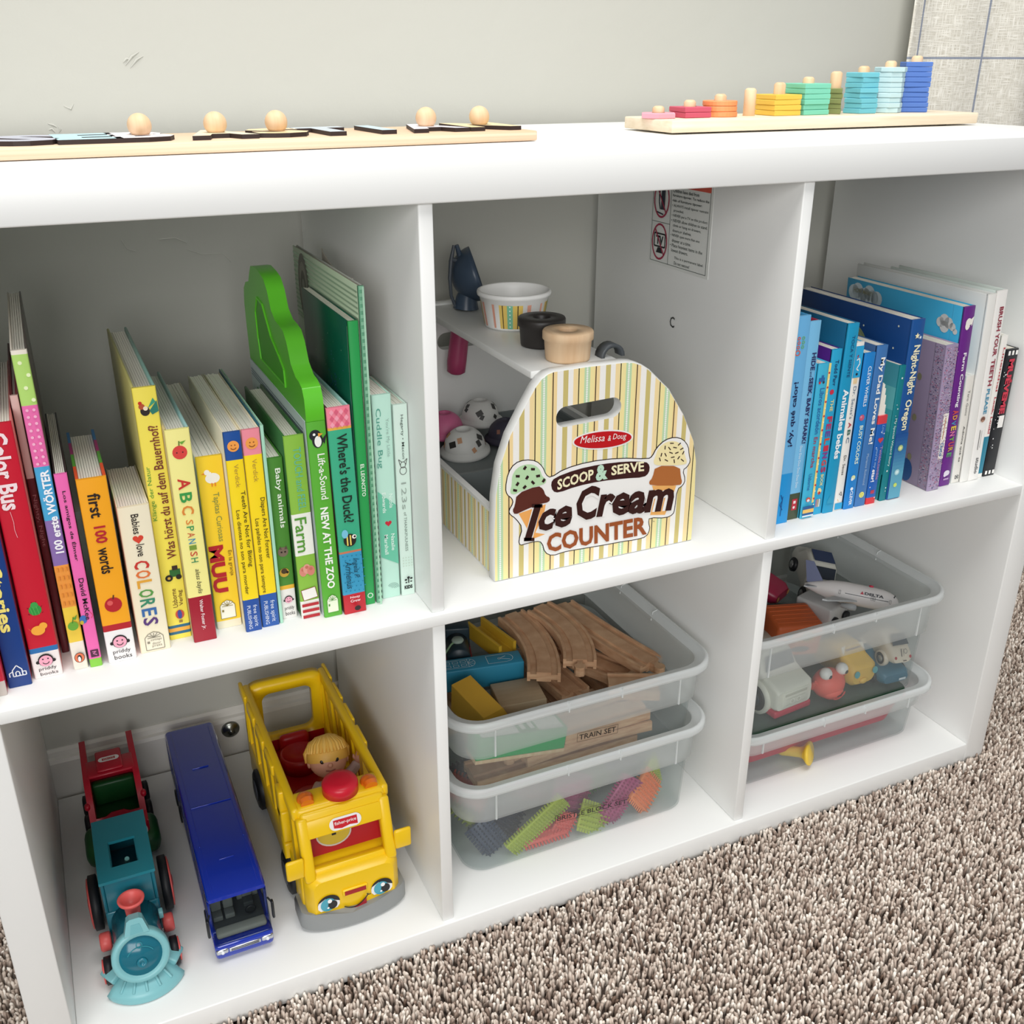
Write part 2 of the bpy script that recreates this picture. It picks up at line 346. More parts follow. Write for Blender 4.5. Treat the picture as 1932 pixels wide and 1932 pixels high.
cr = N.new('ShaderNodeValToRGB'); cr.color_ramp.elements[0].position = .42; cr.color_ramp.elements[0].color = (*lin('c9c4b6'), 1); cr.color_ramp.elements[1].position = .66; cr.color_ramp.elements[1].color = (*lin('f1eee4'), 1); L.new(sm.outputs[0], cr.inputs['Fac'])
gt = N.new('ShaderNodeMath'); gt.operation = 'GREATER_THAN'; gt.inputs[1].default_value = .46; L.new(sm.outputs[0], gt.inputs[0])
mm = N.new('ShaderNodeMath'); mm.operation = 'MULTIPLY'; L.new(mx.outputs[0], mm.inputs[0]); mm.inputs[1].default_value = .78
mc = N.new('ShaderNodeMixRGB'); L.new(mm.outputs[0], mc.inputs['Fac']); L.new(cr.outputs['Color'], mc.inputs[1]); mc.inputs[2].default_value = (*lin('6e7c98'), 1)
L.new(mc.outputs[0], b.inputs['Base Color']); b.inputs['Roughness'].default_value = .9
bp = N.new('ShaderNodeBump'); bp.inputs['Strength'].default_value = .5; bp.inputs['Distance'].default_value = .0012; L.new(sm.outputs[0], bp.inputs['Height']); L.new(bp.outputs[0], b.inputs['Normal'])
nx, nz = 120, 12; vs = []; uvs = []
x0, x1, z0, z1 = 1.0905, 1.75, -.018, 2.1
for j in range(nz + 1):
    for i in range(nx + 1):
        u = i / nx * (x1 - x0); z = z0 + (z1 - z0) * j / nz
        vs.append((x0 + u, .338 + .012 * math.sin(u * 24 + .6) * min(1, .25 + u * 5) + .004 * math.sin(u * 57), z)); uvs.append((u, z + .0))
fs = [(j * (nx + 1) + i, j * (nx + 1) + i + 1, (j + 1) * (nx + 1) + i + 1, (j + 1) * (nx + 1) + i) for j in range(nz) for i in range(nx)]
me = bpy.data.meshes.new('curtain'); me.from_pydata(vs, [], fs); ul = me.uv_layers.new()
for p in me.polygons:
    p.use_smooth = True
    for li, vi in zip(p.loop_indices, p.vertices): ul.data[li].uv = uvs[vi]
me.materials.append(m_cu); cu = bpy.data.objects.new('curtain', me); COL.objects.link(cu)
so = cu.modifiers.new('s', 'SOLIDIFY'); so.thickness = .0015
tag(cu, 'off-white linen curtain with thin blue check lines hanging beside the bookcase', 'curtain')
# ================================================================== letter puzzle on top
LB_Z = ZT + .0006; PX0, PX1, PY0, PY1 = -.022, .4835, .118, .226
PLY = wood('plywood_edge', 'dcb896', 'ecd6bc', (2, 2, 340), k=1.2)
PIV = Vector((.4835, .127, 0)); PRT = .055
q = MB(); q.T = Matrix.Translation(PIV) @ Matrix.Rotation(PRT, 4, 'Z'); q.rbox(-.508, 0, 0, .106, LB_Z, LB_Z + .0080, PLY, .0014, 2)
for x in (-.47, -.03):
    for y in (.02, .086): q.lathe([(0, 0), (.005, 0), (.005, .0006), (0, .0006)], (x, y, ZT), mat('2e2a28'))
tag(q.build('puzzle_board'), 'long plywood puzzle board with wooden letters on the bookcase top', 'board')
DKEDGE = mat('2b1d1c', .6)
LT = [('S', 48, 'b9bccb', 0, 'flat lilac grey letter S without a knob beside the blue letter E'),
      ('E', 163, 'b5dde6', 0, 'flat pale blue letter E without a knob on the puzzle board'),
      ('B', 268, 'efe6ea', 1, 'off-white letter B with ball knob beside the pale blue letter E'),
      ('A', 411, 'f0e3c4', 1, 'cream letter A with ball knob between letters B and S'),
      ('S', 526, 'ecd2a4', 1, 'warm tan letter S with ball knob between letters A and T'),
      ('T', 617, 'c3ced6', 0, 'flat grey blue letter T beside the tan letter S'),
      ('I', 711, 'c0dbe6', 0, 'flat pale blue letter I without a knob on the puzzle board'),
      ('A', 808, 'ece6f0', 1, 'lilac white letter A with ball knob between letters I and N'),
      ('N', 908, 'ead7a6', 1, 'straw yellow letter N with ball knob, last on the puzzle board')]
for ch, px, h, knob, lab in LT:
    yy = .185
    for _ in range(3): P0 = at(px, 240, 1, yy); yy = .127 + .047 + (P0.x - .4835) * PRT
    W = .044 if ch not in 'I' else .0125; 
    if ch == 'A': W = .05
    if ch == 'N': W = .047
    Hh = .066; z0 = LB_Z + .0081; LH = .0032
    t = thing('wooden_letter', lab, 'letter', (P0.x, yy - .033, z0), (0, 0, PRT), 'letters on the puzzle board')
    vs, fs, _ = glyphs(ch, .055); n = len(vs)
    pts = [(-W / 2 + a * W, b2 * Hh) for a, b2 in vs]
    bm = bmesh.new(); bv = [bm.verts.new((a, b2, LH)) for a, b2 in pts]
    for ff in fs:
        try: bm.faces.new([bv[k] for k in ff])
        except ValueError: pass
    bmesh.ops.remove_doubles(bm, verts=bm.verts, dist=1e-5); bmesh.ops.recalc_face_normals(bm, faces=bm.faces)
    g = bmesh.ops.extrude_face_region(bm, geom=list(bm.faces)); 
    for v in [e for e in g['geom'] if isinstance(e, bmesh.types.BMVert)]: v.co.z = 0
    bmesh.ops.recalc_face_normals(bm, faces=bm.faces)
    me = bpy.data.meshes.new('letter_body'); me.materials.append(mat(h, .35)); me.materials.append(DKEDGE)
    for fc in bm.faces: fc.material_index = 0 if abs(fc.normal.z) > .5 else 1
    bm.to_mesh(me); bm.free(); o = bpy.data.objects.new('letter_body', me); COL.objects.link(o); o.parent = t
    if knob:
        MB().lathe([(0, 0), (.0058, 0)] + [(.0088 * math.sin(a), .0064 - .0088 * math.cos(a)) for a in [.76 + (PI - .76) * i / 12 for i in range(13)]], (0, .033, LH), BEECH).build('knob', t)
# ================================================================== counting stacker on top
SBX0, SBX1, SBY0, SBY1 = .630, 1.012, .146, .232; SBZ = ZT + .0016; SBT = SBZ + .0108
q = MB().rbox(SBX0, SBX1, SBY0, SBY1, SBZ, SBT, PINE, .0012, 2)
for x in (SBX0 + .03, SBX1 - .03):
    for y in (SBY0 + .02, SBY1 - .02): q.lathe([(0, 0), (.005, 0), (.005, .0016), (0, .0016)], (x, y, ZT), mat('2e2a28'))
stk = thing('stacking_board', 'pale pine counting board with ten pegs on the bookcase top', 'toy'); q.build('base_board', stk)
cols = [('pink', 'e99fae', 1, 'hex'), ('raspberry', 'c7546b', 2, 'sq'), ('orange', 'f0965f', 3, 'cir'), None, ('yellow', 'e5bf4c', 4, 'sqb'), ('mint green', '79cbb0', 6, 'sqb'), ('olive', '8a915c', 5, 'tri'), ('turquoise', '6cbccb', 8, 'pent'), ('pale blue', 'bcd8dc', 9, 'oct'), ('royal blue', '4a72bd', 10, 'sqr')]
nth = ['bottom', 'second', 'third', 'fourth', 'fifth', 'sixth', 'seventh', 'eighth', 'ninth', 'tenth']
pegs = [.6415 + .0351 * i for i in range(10)]
full = [1, 2, 3, 4, 5, 6, 7, 8, 9, 10]; BT = .0049
def shape(kind, R_):
    ng = dict(hex=(6, 0), sqb=(4, PI / 4), sqr=(4, PI / 4 - .5), sq=(4, PI / 4), cir=(28, 0), tri=(3, .3), pent=(5, .2), oct=(8, .2))[kind]
    s = {'sq': 1.3, 'sqb': 1.43, 'sqr': 1.2, 'cir': 1.06, 'tri': 1.02, 'hex': 1.14, 'pent': 1.09, 'oct': 1.05}[kind]
    return [(R_ * s * math.cos(ng[1] + 2 * PI * i / ng[0]), R_ * s * math.sin(ng[1] + 2 * PI * i / ng[0])) for i in range(ng[0])]
rnd = random.Random(3); pairs = []
for i, x in enumerate(pegs):
    yc = .189; hp = full[i] * BT + .006
    MB().lathe([(0, 0), (.0058, 0), (.0058, hp - .0022), (.0045, hp - .0006), (.003, hp), (0, hp)], (x, yc, SBT), BEECH, n=20).build('peg', stk)
    if cols[i] is None: continue
    nm, h, n, kd = cols[i]; me0 = None
    for k in range(n):
        jit = .03 if kd != 'cir' else .5
        rot = rnd.uniform(-1, 1) * jit * (1 + (kd in ('pent', 'oct')) * 2.2)
        dx, dy = rnd.uniform(-.0005, .0005), rnd.uniform(-.0009, .0009)
        if me0 is None:
            q = MB(); outer = shape(kd, .0158); m_ = mat(h, .55)
            inn = [(.0064 * math.cos(2 * PI * j / 24), .0064 * math.sin(2 * PI * j / 24)) for j in range(24)]
            K = 24; angs = [2 * PI * j / K for j in range(K)]
            def hit(a):
                best = None
                for (ax, ay), (bx, by) in zip(outer, outer[1:] + outer[:1]):
                    dx_, dy_ = bx - ax, by - ay; den = math.cos(a) * dy_ - math.sin(a) * dx_
                    if abs(den) < 1e-9: continue
                    t_ = (ax * dy_ - ay * dx_) / den; u_ = (ax * math.sin(a) - ay * math.cos(a)) / den
                    if t_ > 0 and -1e-6 <= u_ <= 1 + 1e-6: best = t_ if best is None else max(best, t_)
                return best
            angs = sorted(set([round(a % (2 * PI), 6) for a in angs + [math.atan2(y, x_) for x_, y in outer]]))
            angs = [a for j, a in enumerate(angs) if j == 0 or a - angs[j - 1] > 1e-4]
            ro = [hit(a) for a in angs]; rings = []
            for (z, o_, mode) in ((0, .0006, 'o'), (.0006, 0, 'o'), (BT - .0008, 0, 'o'), (BT - .0002, .0006, 'o'), (BT - .0002, 0, 'i'), (0, 0, 'i')):
                rings.append([((rr_ - o_ if mode == 'o' else .0064) * math.cos(a), (rr_ - o_ if mode == 'o' else .0064) * math.sin(a), z) for a, rr_ in zip(angs, ro)])
            q.loft(rings, m_, cap=False, smooth=False, closed=True); me0 = q.build('counting_block').data; ob = COL.objects[-1] if False else bpy.data.objects['counting_block'] if False else None
            ob = [o for o in COL.objects if o.data == me0][0]
        else:
            ob = bpy.data.objects.new('counting_block', me0); COL.objects.link(ob)
        ob.location = (x + dx, yc + dy, SBT + .0002 + k * BT); ob.rotation_euler = (0, 0, rot)
        where = 'alone on its peg' if n == 1 else (f'{nth[k]} block of the {n}-block {nm} stack' if k < n - 1 else f'top block of the {n}-block {nm} stack')
        tag(ob, f'{nm} wooden counting block, {where}', 'block', f'{nm} counting blocks')
# ================================================================== books
def book(label, x, th, y, h, d, spine, cover=None, side2=None, bands=(), texts=(), art=None, hard=False, tilt=0, left=None, page_h=None, name='picture_book', group=None, segs=None, pages='efebe0', leaf=.0017, fan=0):
    t = thing(name, label, 'book', (x, y, ZS + .0002), (0, tilt, 0), group or ('books in the first cube' if x < .4 else 'books in the last cube'))
    cb = .0021 if hard else .0011; cb = min(cb, th * .3); cover = cover or spine; side2 = side2 or cover
    q = MB()
    for a, b_, hx in ((0, cb, cover), (th - cb, th, side2)):
        if segs:
            n = len(segs)
            for i, sg in enumerate(segs): q.box(a, b_, .003 + (d - .003) * i / n, .003 + (d - .003) * (i + 1) / n, 0, h, mat(sg, .4))
        else: q.rbox(a, b_, .0015, d, 0, h, mat(hx, .35), cb * .3, 1)
    if left: left(q, Fr((-.00005, 0, 0), (0, -1, 0), (0, 0, 1)), d, h)
    q.build('cover', t)
    # pages
    q = MB(); rs = .003 if hard else .0004; px0, px1 = cb + .00015, th - cb - .00015; n = max(2, int((px1 - px0) / leaf)); lw = (px1 - px0) / n
    r_ = random.Random(int(x * 1e4)); ph = page_h or h
    pm = mat(pages, .8)
    for i in range(n):
        e = r_.uniform(0, .0009) if not hard else r_.uniform(0, .0002)
        hh = ph - rs - e
        if fan: hh = ph - rs - fan * (i / max(1, n - 1)) ** 2 * ph
        q.box(px0 + i * lw + .00012, px0 + (i + 1) * lw - .00012, .0024, d - rs - e, rs if hard else .0005, hh, pm)
    q.build('pages', t)
    # spine with its printing
    q = MB(); bw = min(.0011, th * .18)
    prof = [(0, .003), (0, bw), (bw * .35, bw * .3), (bw, 0), (th - bw, 0), (th - bw * .35, bw * .3), (th, bw), (th, .003)]
    bnds = sorted([b_ for b_ in bands]); cuts = []; s = 0
    for b0, b1, hx in bnds:
        if b0 > s + 1e-6: cuts.append((s, b0, spine))
        cuts.append((b0, b1, hx)); s = b1
    if s < 1 - 1e-6: cuts.append((s, 1, spine))
    for s0, s1, hx in cuts:
        q.prism(prof, Fr((0, 0, 0), (1, 0, 0), (0, 1, 0)), h * (1 - s1), h * (1 - s0), mat(hx, .38), True)
    fr = Fr((0, -.00005, 0), (1, 0, 0), (0, 0, 1))
    for tx in texts:
        st, s0, s1, t0, t1, hx, dr = tx[:7]; bold = tx[7] if len(tx) > 7 else .01; sh = tx[8] if len(tx) > 8 else 0
        if dr == 'D': q.text(st, Fr((0, -.00005, h), (0, 0, -1), (1, 0, 0)), h * s0, h * s1, th * t0, th * t1, mat(hx, .4), bold, .0005, sh)
        elif dr == 'U': q.text(st, Fr((th, -.00005, 0), (0, 0, 1), (-1, 0, 0)), h * (1 - s1), h * (1 - s0), th * (1 - t1), th * (1 - t0), mat(hx, .4), bold, .0005, sh)
        else: q.text(st, fr, th * t0, th * t1, h * (1 - s1), h * (1 - s0), mat(hx, .4), bold, .0005, sh)
    if art: art(A_(q, fr, th, h))
    q.build('spine', t)
    return t
class A_:
    """draws on a spine: s runs 0..1 from the top, t 0..1 across, radii in fractions of the thickness"""
    def __init__(a, q, fr, th, h): a.q = q; a.fr = fr; a.th = th; a.h = h; a.k = 0
    def w(a): a.k += 1; return .0002 + .00006 * a.k
    def p(a, t, s): return (t * a.th, a.h * (1 - s))
    def disc(a, t, s, r1, hx, r2=None): u, v = a.p(t, s); a.q.disc(a.fr, u, v, r1 * a.th, (r2 or r1) * a.th, mat(hx, .4), a.w(), 18); return a
    def ring(a, t, s, r1, tk, hx, r2=None, a0=0, a1=2 * PI): u, v = a.p(t, s); a.q.ring(a.fr, u, v, r1 * a.th, (r2 or r1) * a.th, tk * a.th, mat(hx, .4), a.w(), 20, a0, a1); return a
    def rect(a, t0, t1, s0, s1, hx): a.q.rect(a.fr, t0 * a.th, t1 * a.th, a.h * (1 - s1), a.h * (1 - s0), mat(hx, .4), a.w()); return a
    def poly(a, pts, hx): a.q.flat([a.p(t, s) for t, s in pts], a.fr, mat(hx, .4), a.w()); return a
    def line(a, pts, tk, hx): a.q.line(a.fr, [a.p(t, s) for t, s in pts], tk * a.th, mat(hx, .4), a.w()); return a
    def heart(a, t, s, r1, hx):
        u, v = a.p(t, s); R_ = r1 * a.th
        pts = []
        for i in range(24):
            z = 2 * PI * i / 24; pts.append((u + R_ * math.sin(z) ** 3, v + R_ / 16 * (13 * math.cos(z) - 5 * math.cos(2 * z) - 2 * math.cos(3 * z) - math.cos(4 * z))))
        a.q.flat(pts, a.fr, mat(hx, .4), a.w()); return a
    def star(a, t, s, r1, hx):
        u, v = a.p(t, s); R_ = r1 * a.th
        a.q.flat([(u + R_ * (1 if i % 2 == 0 else .45) * math.sin(PI * i / 5), v + R_ * (1 if i % 2 == 0 else .45) * math.cos(PI * i / 5)) for i in range(10)], a.fr, mat(hx, .4), a.w()); return a
def face(a, s):   # round smiling face with two words under it
    a.disc(.5, s, .27, '1c1416'); a.disc(.22, s + .005, .07, '1c1416'); a.disc(.78, s + .005, .07, '1c1416'); a.disc(.5, s + .003, .235, 'f0a8bd')
    a.disc(.41, s - .006, .03, '1c1416'); a.disc(.59, s - .006, .03, '1c1416'); a.ring(.5, s + .004, .13, .03, '1c1416', a0=PI * 1.1, a1=PI * 1.9)
PRIDDY = lambda s0, s1: [('priddy', s0, (s0 + s1) / 2, .2, .82, '2b2426', 'R', .0), ('books', (s0 + s1) / 2 + .004, s1, .22, .84, '2b2426', 'R', .0)]
def house(a, s0, s1, fill, ln):   # arched door mark
    sm = (s0 + s1) / 2; hh = (s1 - s0)
    a.poly([(.2, s1), (.8, s1), (.8, s0 + hh * .3), (.68, s0 + hh * .1), (.5, s0), (.32, s0 + hh * .1), (.2, s0 + hh * .3)], fill)
    a.line([(.2, s1), (.8, s1), (.8, s0 + hh * .3), (.68, s0 + hh * .1), (.5, s0), (.32, s0 + hh * .1), (.2, s0 + hh * .3), (.2, s1)], .025, ln)
    for i in range(5): z = .52 + i * .525; a.line([(.5, s0 + hh * .3), (.5 + .24 * math.cos(z), s0 + hh * .3 - hh * .24 * math.sin(z))], .025, ln)
    a.line([(.28, s0 + hh * .32), (.72, s0 + hh * .32)], .025, ln); a.rect(.26, .34, s0 + hh * .5, s0 + hh * .62, ln)
    a.poly([(.62, s1 + .002), (.78, s1 - hh * .1), (.68, s1 - hh * .02)], 'c8442e')
DOOR = lambda s0, s1, c: [('cottage', s0 + (s1 - s0) * .4, s0 + (s1 - s0) * .54, .38, .74, c, 'R', 0), ('door', s0 + (s1 - s0) * .58, s0 + (s1 - s0) * .72, .42, .7, c, 'R', 0), ('press', s0 + (s1 - s0) * .76, s0 + (s1 - s0) * .9, .4, .72, c, 'R', 0)]
# ---- first cube
def a(x):
    x.rect(.3, .9, .62, .66, 'f2e4e0')
book('sliver of a red book at the very edge beside the dark blue storybook', .0008, .0068, .021, .12, .15, 'cc1f3a', bands=[(.9, 1, 'cfc4bc')], name='storybook')
def a(x):
    for p in ([(.3, .955), (.3, .93), (.5, .912), (.7, .93), (.7, .955), (.3, .955)], [(.15, .955), (.15, .94), (.3, .935)], [(.7, .94), (.85, .94), (.85, .955), (.7, .955)], [(.42, .955), (.42, .94), (.5, .935), (.58, .94), (.58, .955)]): x.line(p, .05, 'e9eef5')
book('dark blue storybook with yellow lettering beside the red Color Bus book', .0085, .0158, .029, .205, .17, '123a80', side2='b8405a', texts=[('5-Minute Stories', .18, .775, .2, .78, 'f3e47c', 'D', .03)], art=a, hard=True, name='storybook')
def a(x):
    x.disc(.5, .715, .22, '2f9440'); x.disc(.5, .695, .13, '3aa04a')
    for t in (.34, .44, .56): x.line([(t, .70), (t + .06, .735)], .02, '58b858')
    for t, s in ((.24, .705), (.76, .705), (.24, .73), (.76, .73), (.42, .683), (.58, .683)): x.line([(.5 + (t - .5) * .8, s), (t, s - .004)], .02, '3a1518')
    x.disc(.46, .798, .24, 'f2a93c', .2); x.disc(.66, .782, .14, 'f2a93c'); x.poly([(.2, .79), (.12, .78), (.26, .80)], 'f2a93c')
    x.line([(.38, .32), (.42, .36), (.40, .39), (.44, .42)], .018, 'e8a6ae'); face(x, .925)
book('thick red board book titled Color Bus with a smiling face logo', .0262, .0196, .0345, .199, .17, 'c8152f', side2='d97a78', bands=[(.872, .893, '2a6fae'), (.893, 1, 'f2e9e6')], texts=[('Color Bus', .03, .315, .15, .78, 'f4dfe2', 'D', .03)] + PRIDDY(.955, .99), art=a, name='board_book')
book('thin maroon book with dim lettering set back behind Color Bus', .0466, .0052, .066, .208, .16, '611722', bands=[(0, .3, 'd9b6b2')], texts=[('Nighty, Night', .36, .56, .2, .8, '9c5f64', 'D')], name='picture_book', hard=True)
def a(x):
    for i, s in enumerate((.035, .07, .105, .14)): x.disc((.42, .8, .5, .82)[i], s, .13, 'ecf7c4')
    for i in range(9):
        for t in (.3, .72): x.disc(t, .168 + i * .0195, .1, 'f7b4d2')
    for i in range(3):
        for j in range(5): x.rect(.12 + i * .28, .26 + i * .28, .65 + j * .028, .664 + j * .028, 'e58f35')
    x.disc(.5, .845, .36, '6aa83a'); x.line([(.5, .835), (.62, .815)], .07, '3f7a2a'); x.poly([(.55, .822), (.9, .808), (.75, .826)], '5b9a34')
    x.disc(.52, .955, .36, '3a1d18', .42); x.disc(.52, .955, .32, 'e0764f', .38); x.disc(.52, .957, .15, '20191a', .28); x.disc(.5, .96, .1, 'f5f0ea', .22)
book('tall white-edged board book titled 100 erste WÖRTER with polka dot bands', .0536, .0102, .036, .2465, .205, 'f3eadc', bands=[(.012, .155, 'b4dc72'), (.155, .335, 'ea6fae'), (.335, .5, '49a8d8'), (.5, .645, '8a6fae'), (.645, .785, 'ef9f45'), (.785, .905, 'f2cf48')], texts=[('100 erste WÖRTER', .345, .605, .2, .88, 'f6f6fa', 'U', .03)], art=a, side2='5d5350', name='board_book', leaf=.0013)
def a(x): x.disc(.15, .735, .3, '3f6fb8', .4); x.disc(.0, .75, .15, 'c8b03a', .2); x.line([(.75, .70), (.95, .72), (.78, .735)], .06, 'd9486a'); x.rect(.2, .85, .905, .945, '4a1a38'); x.line([(.35, .915), (.7, .915), (.4, .925), (.7, .935)], .07, 'd97fb0')
book('thin hot pink book titled Los amigos de Élmer', .0651, .0087, .0345, .157, .15, 'f06cb4', cover='3a2c30', bands=[(.955, 1, '86cc45')], texts=[('Los amigos de Élmer', .08, .43, .32, .72, '2a1a26', 'D', .012), ('David McKee', .52, .74, .35, .75, '2a1a26', 'D', .012)], art=a, leaf=.0011)
def a(x): x.disc(.5, .675, .3, 'b5202a'); x.disc(.4, .663, .1, 'dc5a58'); x.line([(.52, .645), (.56, .622)], .05, '5a3020'); face(x, .885)
book('orange board book titled first 100 words with a red apple', .0783, .0205, .0347, .1505, .112, 'f6a81f', segs=['e8542a', '5aa83a', 'b02a78', '2a78b8'], bands=[(.785, .82, 'b5202c'), (.82, 1, 'f1efee')], texts=[('first', .075, .2, .28, .7, '251a16', 'D', .02), ('100', .245, .335, .3, .7, 'b5202c', 'D', .03), ('words', .36, .5, .3, .72, '251a16', 'D', .02)] + PRIDDY(.93, .985), art=a, hard=True, name='board_book')
cc = ['c8362e', 'e0763a', 'e2a63c', '5a9a4a', '3a8a6a', '3a6aa8', '5a3a7a']
def a(x): x.heart(.5, .215, .17, 'd8432f'); house(x, .86, .985, 'efe7d0', '8a8474')
book('cream board book titled Babies love COLORES', .1021, .0226, .039, .1228, .088, 'f2e9cd', texts=[('Babies', .05, .18, .38, .62, '2e2622', 'D'), ('love', .25, .33, .4, .66, '2e2622', 'D')] + [(c, .36 + i * .066, .36 + i * .066 + .054, .24, .72, cc[i], 'D', .02) for i, c in enumerate('COLORES')] + DOOR(.86, .985, '8a8474'), art=a, name='board_book')
def a(x):
    x.disc(.42, .085, .2, '2a2422', .22); x.disc(.3, .068, .13, 'b5502e'); x.disc(.25, .055, .08, 'c8301f'); x.poly([(.6, .085), (.95, .05), (.98, .09), (.7, .1)], '2a7a6a'); x.poly([(.55, .075), (.8, .04), (.9, .055)], '3a9a7a'); x.disc(.45, .075, .1, 'f0e0c0')
    x.rect(.42, .9, .705, .735, '2f6a34'); x.rect(.55, .8, .69, .708, '3a2a22'); x.disc(.36, .738, .17, '26221e'); x.disc(.8, .738, .13, '26221e'); x.disc(.36, .738, .07, 'c8a03a')
    x.disc(.6, .895, .2, 'c84a3a', .24); x.disc(.6, .895, .1, '3a4a9a', .24); x.rect(.52, .68, .92, .93, '9a7a3a')
book('tall yellow sound book titled Was hörst du auf dem Bauernhof?', .1256, .0166, .0505, .2075, .196, 'f4e35a', cover='c9c27a', side2='8fb9b0', segs=None, bands=[(.94, .952, '2a6a8a'), (.952, .968, 'f0b04a'), (.968, .98, '2a6a8a')], texts=[('Klänge der Natur', .29, .5, .06, .3, '4f9a3a', 'U', .0), ('Was hörst du auf dem Bauernhof?', .14, .66, .42, .84, '7a3a2a', 'U', .015), ('Usborne', .785, .865, .35, .58, '7a5a2a', 'U'), ('Verlag', .795, .86, .64, .88, '7a5a2a', 'U')], art=a, hard=True, name='sound_book')
def a(x): x.disc(.5, .1, .3, 'd9453e'); x.disc(.38, .1, .03, '3a1a1a'); x.disc(.62, .1, .03, '3a1a1a'); x.line([(.5, .07), (.52, .05)], .05, '5a7a2a'); x.poly([(.52, .055), (.8, .05), (.62, .066)], '6aa83a')
sp = ['e08a3a', '3a9a5a', 'c8603a', '3a8ab0', '7a9a3a', 'c8503a', '3a8a5a']
book('pale yellow alphabet book titled ABC SPANISH', .1424, .0176, .0383, .177, .163, 'f6ee96', cover='c9b98c', side2='9cc4c4', bands=[(.775, 1, 'a0162c')], texts=[('A', .215, .265, .25, .75, 'c8362e', 'D', .02), ('B', .28, .325, .25, .75, '3a9a4a', 'D', .02), ('C', .34, .38, .25, .75, 'e08a3a', 'D', .02)] + [(c, .405 + i * .03, .405 + i * .03 + .022, .35, .65, sp[i], 'D', .01) for i, c in enumerate('SPANISH')] + [('aless baylis', .64, .76, .4, .66, '2a2622', 'D', 0, .3), ('Walter Foster Jr.', .79, .94, .4, .6, 'f0dfe0', 'D', .012)], art=a, hard=True, name='alphabet_book')
def a(x): x.disc(.55, .12, .28, 'f4f0e6', .22); x.disc(.36, .085, .11, 'f4f0e6'); x.rect(.38, .52, .085, .125, 'f4f0e6'); x.poly([(.25, .085), (.12, .092), (.27, .095)], 'e8862a'); x.line([(.5, .145), (.5, .165)], .05, 'e8862a'); x.line([(.62, .145), (.62, .165)], .05, 'e8862a'); house(x, .83, .94, 'f6f2e2', '8a7a3a')
book('thick yellow lift-the-flap board book titled MUU with a white duck', .1629, .0196, .052, .148, .21, 'fbd22f', cover='efe6cc', bands=[(.955, 1, 'efe6cc')], texts=[('Tapitas Curiosas', .2, .48, .42, .72, '7a8a4a', 'D', 0), ('MUU', .5, .78, .04, .62, 'b51f2a', 'D', .05), ('En la granja', .54, .69, .74, .93, '6a4a1a', 'D', 0)] + DOOR(.83, .94, '7a6a3a'), art=a, name='board_book', leaf=.0024)
def a(x): x.disc(.5, .065, .34, 'f2a04a'); x.disc(.4, .06, .04, '8a4a1a'); x.disc(.6, .06, .04, '8a4a1a'); x.ring(.5, .066, .2, .05, '8a4a1a', a0=PI * 1.15, a1=PI * 1.85)
FS = [('free spirit', .86, .975, .5, .82, 'dfe6f2', 'D', .0), ('PUBLISHING', .86, .985, .2, .42, 'dfe6f2', 'D', 0)]
book('yellow book with navy top titled Teeth Are Not for Biting', .1831, .0128, .0375, .1695, .166, 'fbdc1e', cover='e8dcc0', bands=[(0, .13, '1c4f9a'), (.83, 1, '2450a0')], texts=[('Verdick', .15, .26, .4, .66, 'b0903a', 'D', 0), ('Teeth Are Not for Biting', .28, .66, .55, .88, '3a2e12', 'D', .005), ('Los dientes no son para morder', .37, .8, .15, .45, '3a2e12', 'D', .005)] + FS, art=a)
book('yellow book with pink top titled Diapers Are Not Forever', .1968, .0138, .0396, .169, .166, 'fbdc1e', cover='ece0c4', bands=[(0, .12, 'f08f9e'), (.825, 1, '2a5aa8')], texts=[('Verdick', .14, .25, .4, .66, 'b0903a', 'D', 0), ('Diapers Are Not Forever', .33, .64, .56, .88, '3a2e12', 'D', .005), ('Los pañales no son para siempre', .43, .815, .15, .45, '3a2e12', 'D', .005)] + FS, art=a)
book('very thin mint green book squeezed between yellow and green books', .2112, .0026, .0405, .1705, .17, 'a9dcc2', cover='2e6a7a', side2='a9dcc2')
def a(x): x.disc(.45, .57, .34, '7a6a5a'); x.poly([(.2, .55), (.3, .53), (.4, .555)], '5a4a3e'); x.poly([(.55, .555), (.68, .53), (.75, .555)], '5a4a3e'); x.disc(.35, .57, .06, '1c1410'); x.disc(.58, .57, .06, '1c1410'); x.disc(.4, .70, .32, 'c8a03a'); x.disc(.4, .69, .2, '4a3a22'); x.disc(.6, .70, .09, '1c1410'); face(x, .875)
book('short dark green board book titled Baby animals', .2146, .0124, .0465, .141, .14, '4c8a34', bands=[(.785, .81, 'f0b83a'), (.81, 1, 'f1ede8')], texts=[('Baby animals', .06, .42, .35, .78, 'eef4e6', 'D', .012)] + PRIDDY(.92, .98), art=a, name='board_book')
def a(x):
    for i, t in enumerate((.3, .5, .7)): x.disc(t, .73 - .012 * (i == 1), .2, ('d98a7a', 'e2a08e', 'd58474')[i], .28); x.disc(t, .72 - .012 * (i == 1), .09, 'c8705f')
    x.poly([(.08, .835), (.82, .825), (.92, .885), (.18, .895)], 'f3efe8'); x.line([(.08, .835), (.82, .825), (.92, .885), (.18, .895), (.08, .835)], .03, '8a2a2a')
    for i in range(3): x.rect(0.06, .94, .915 + i * .033, .932 + i * .033, 'b5202c')
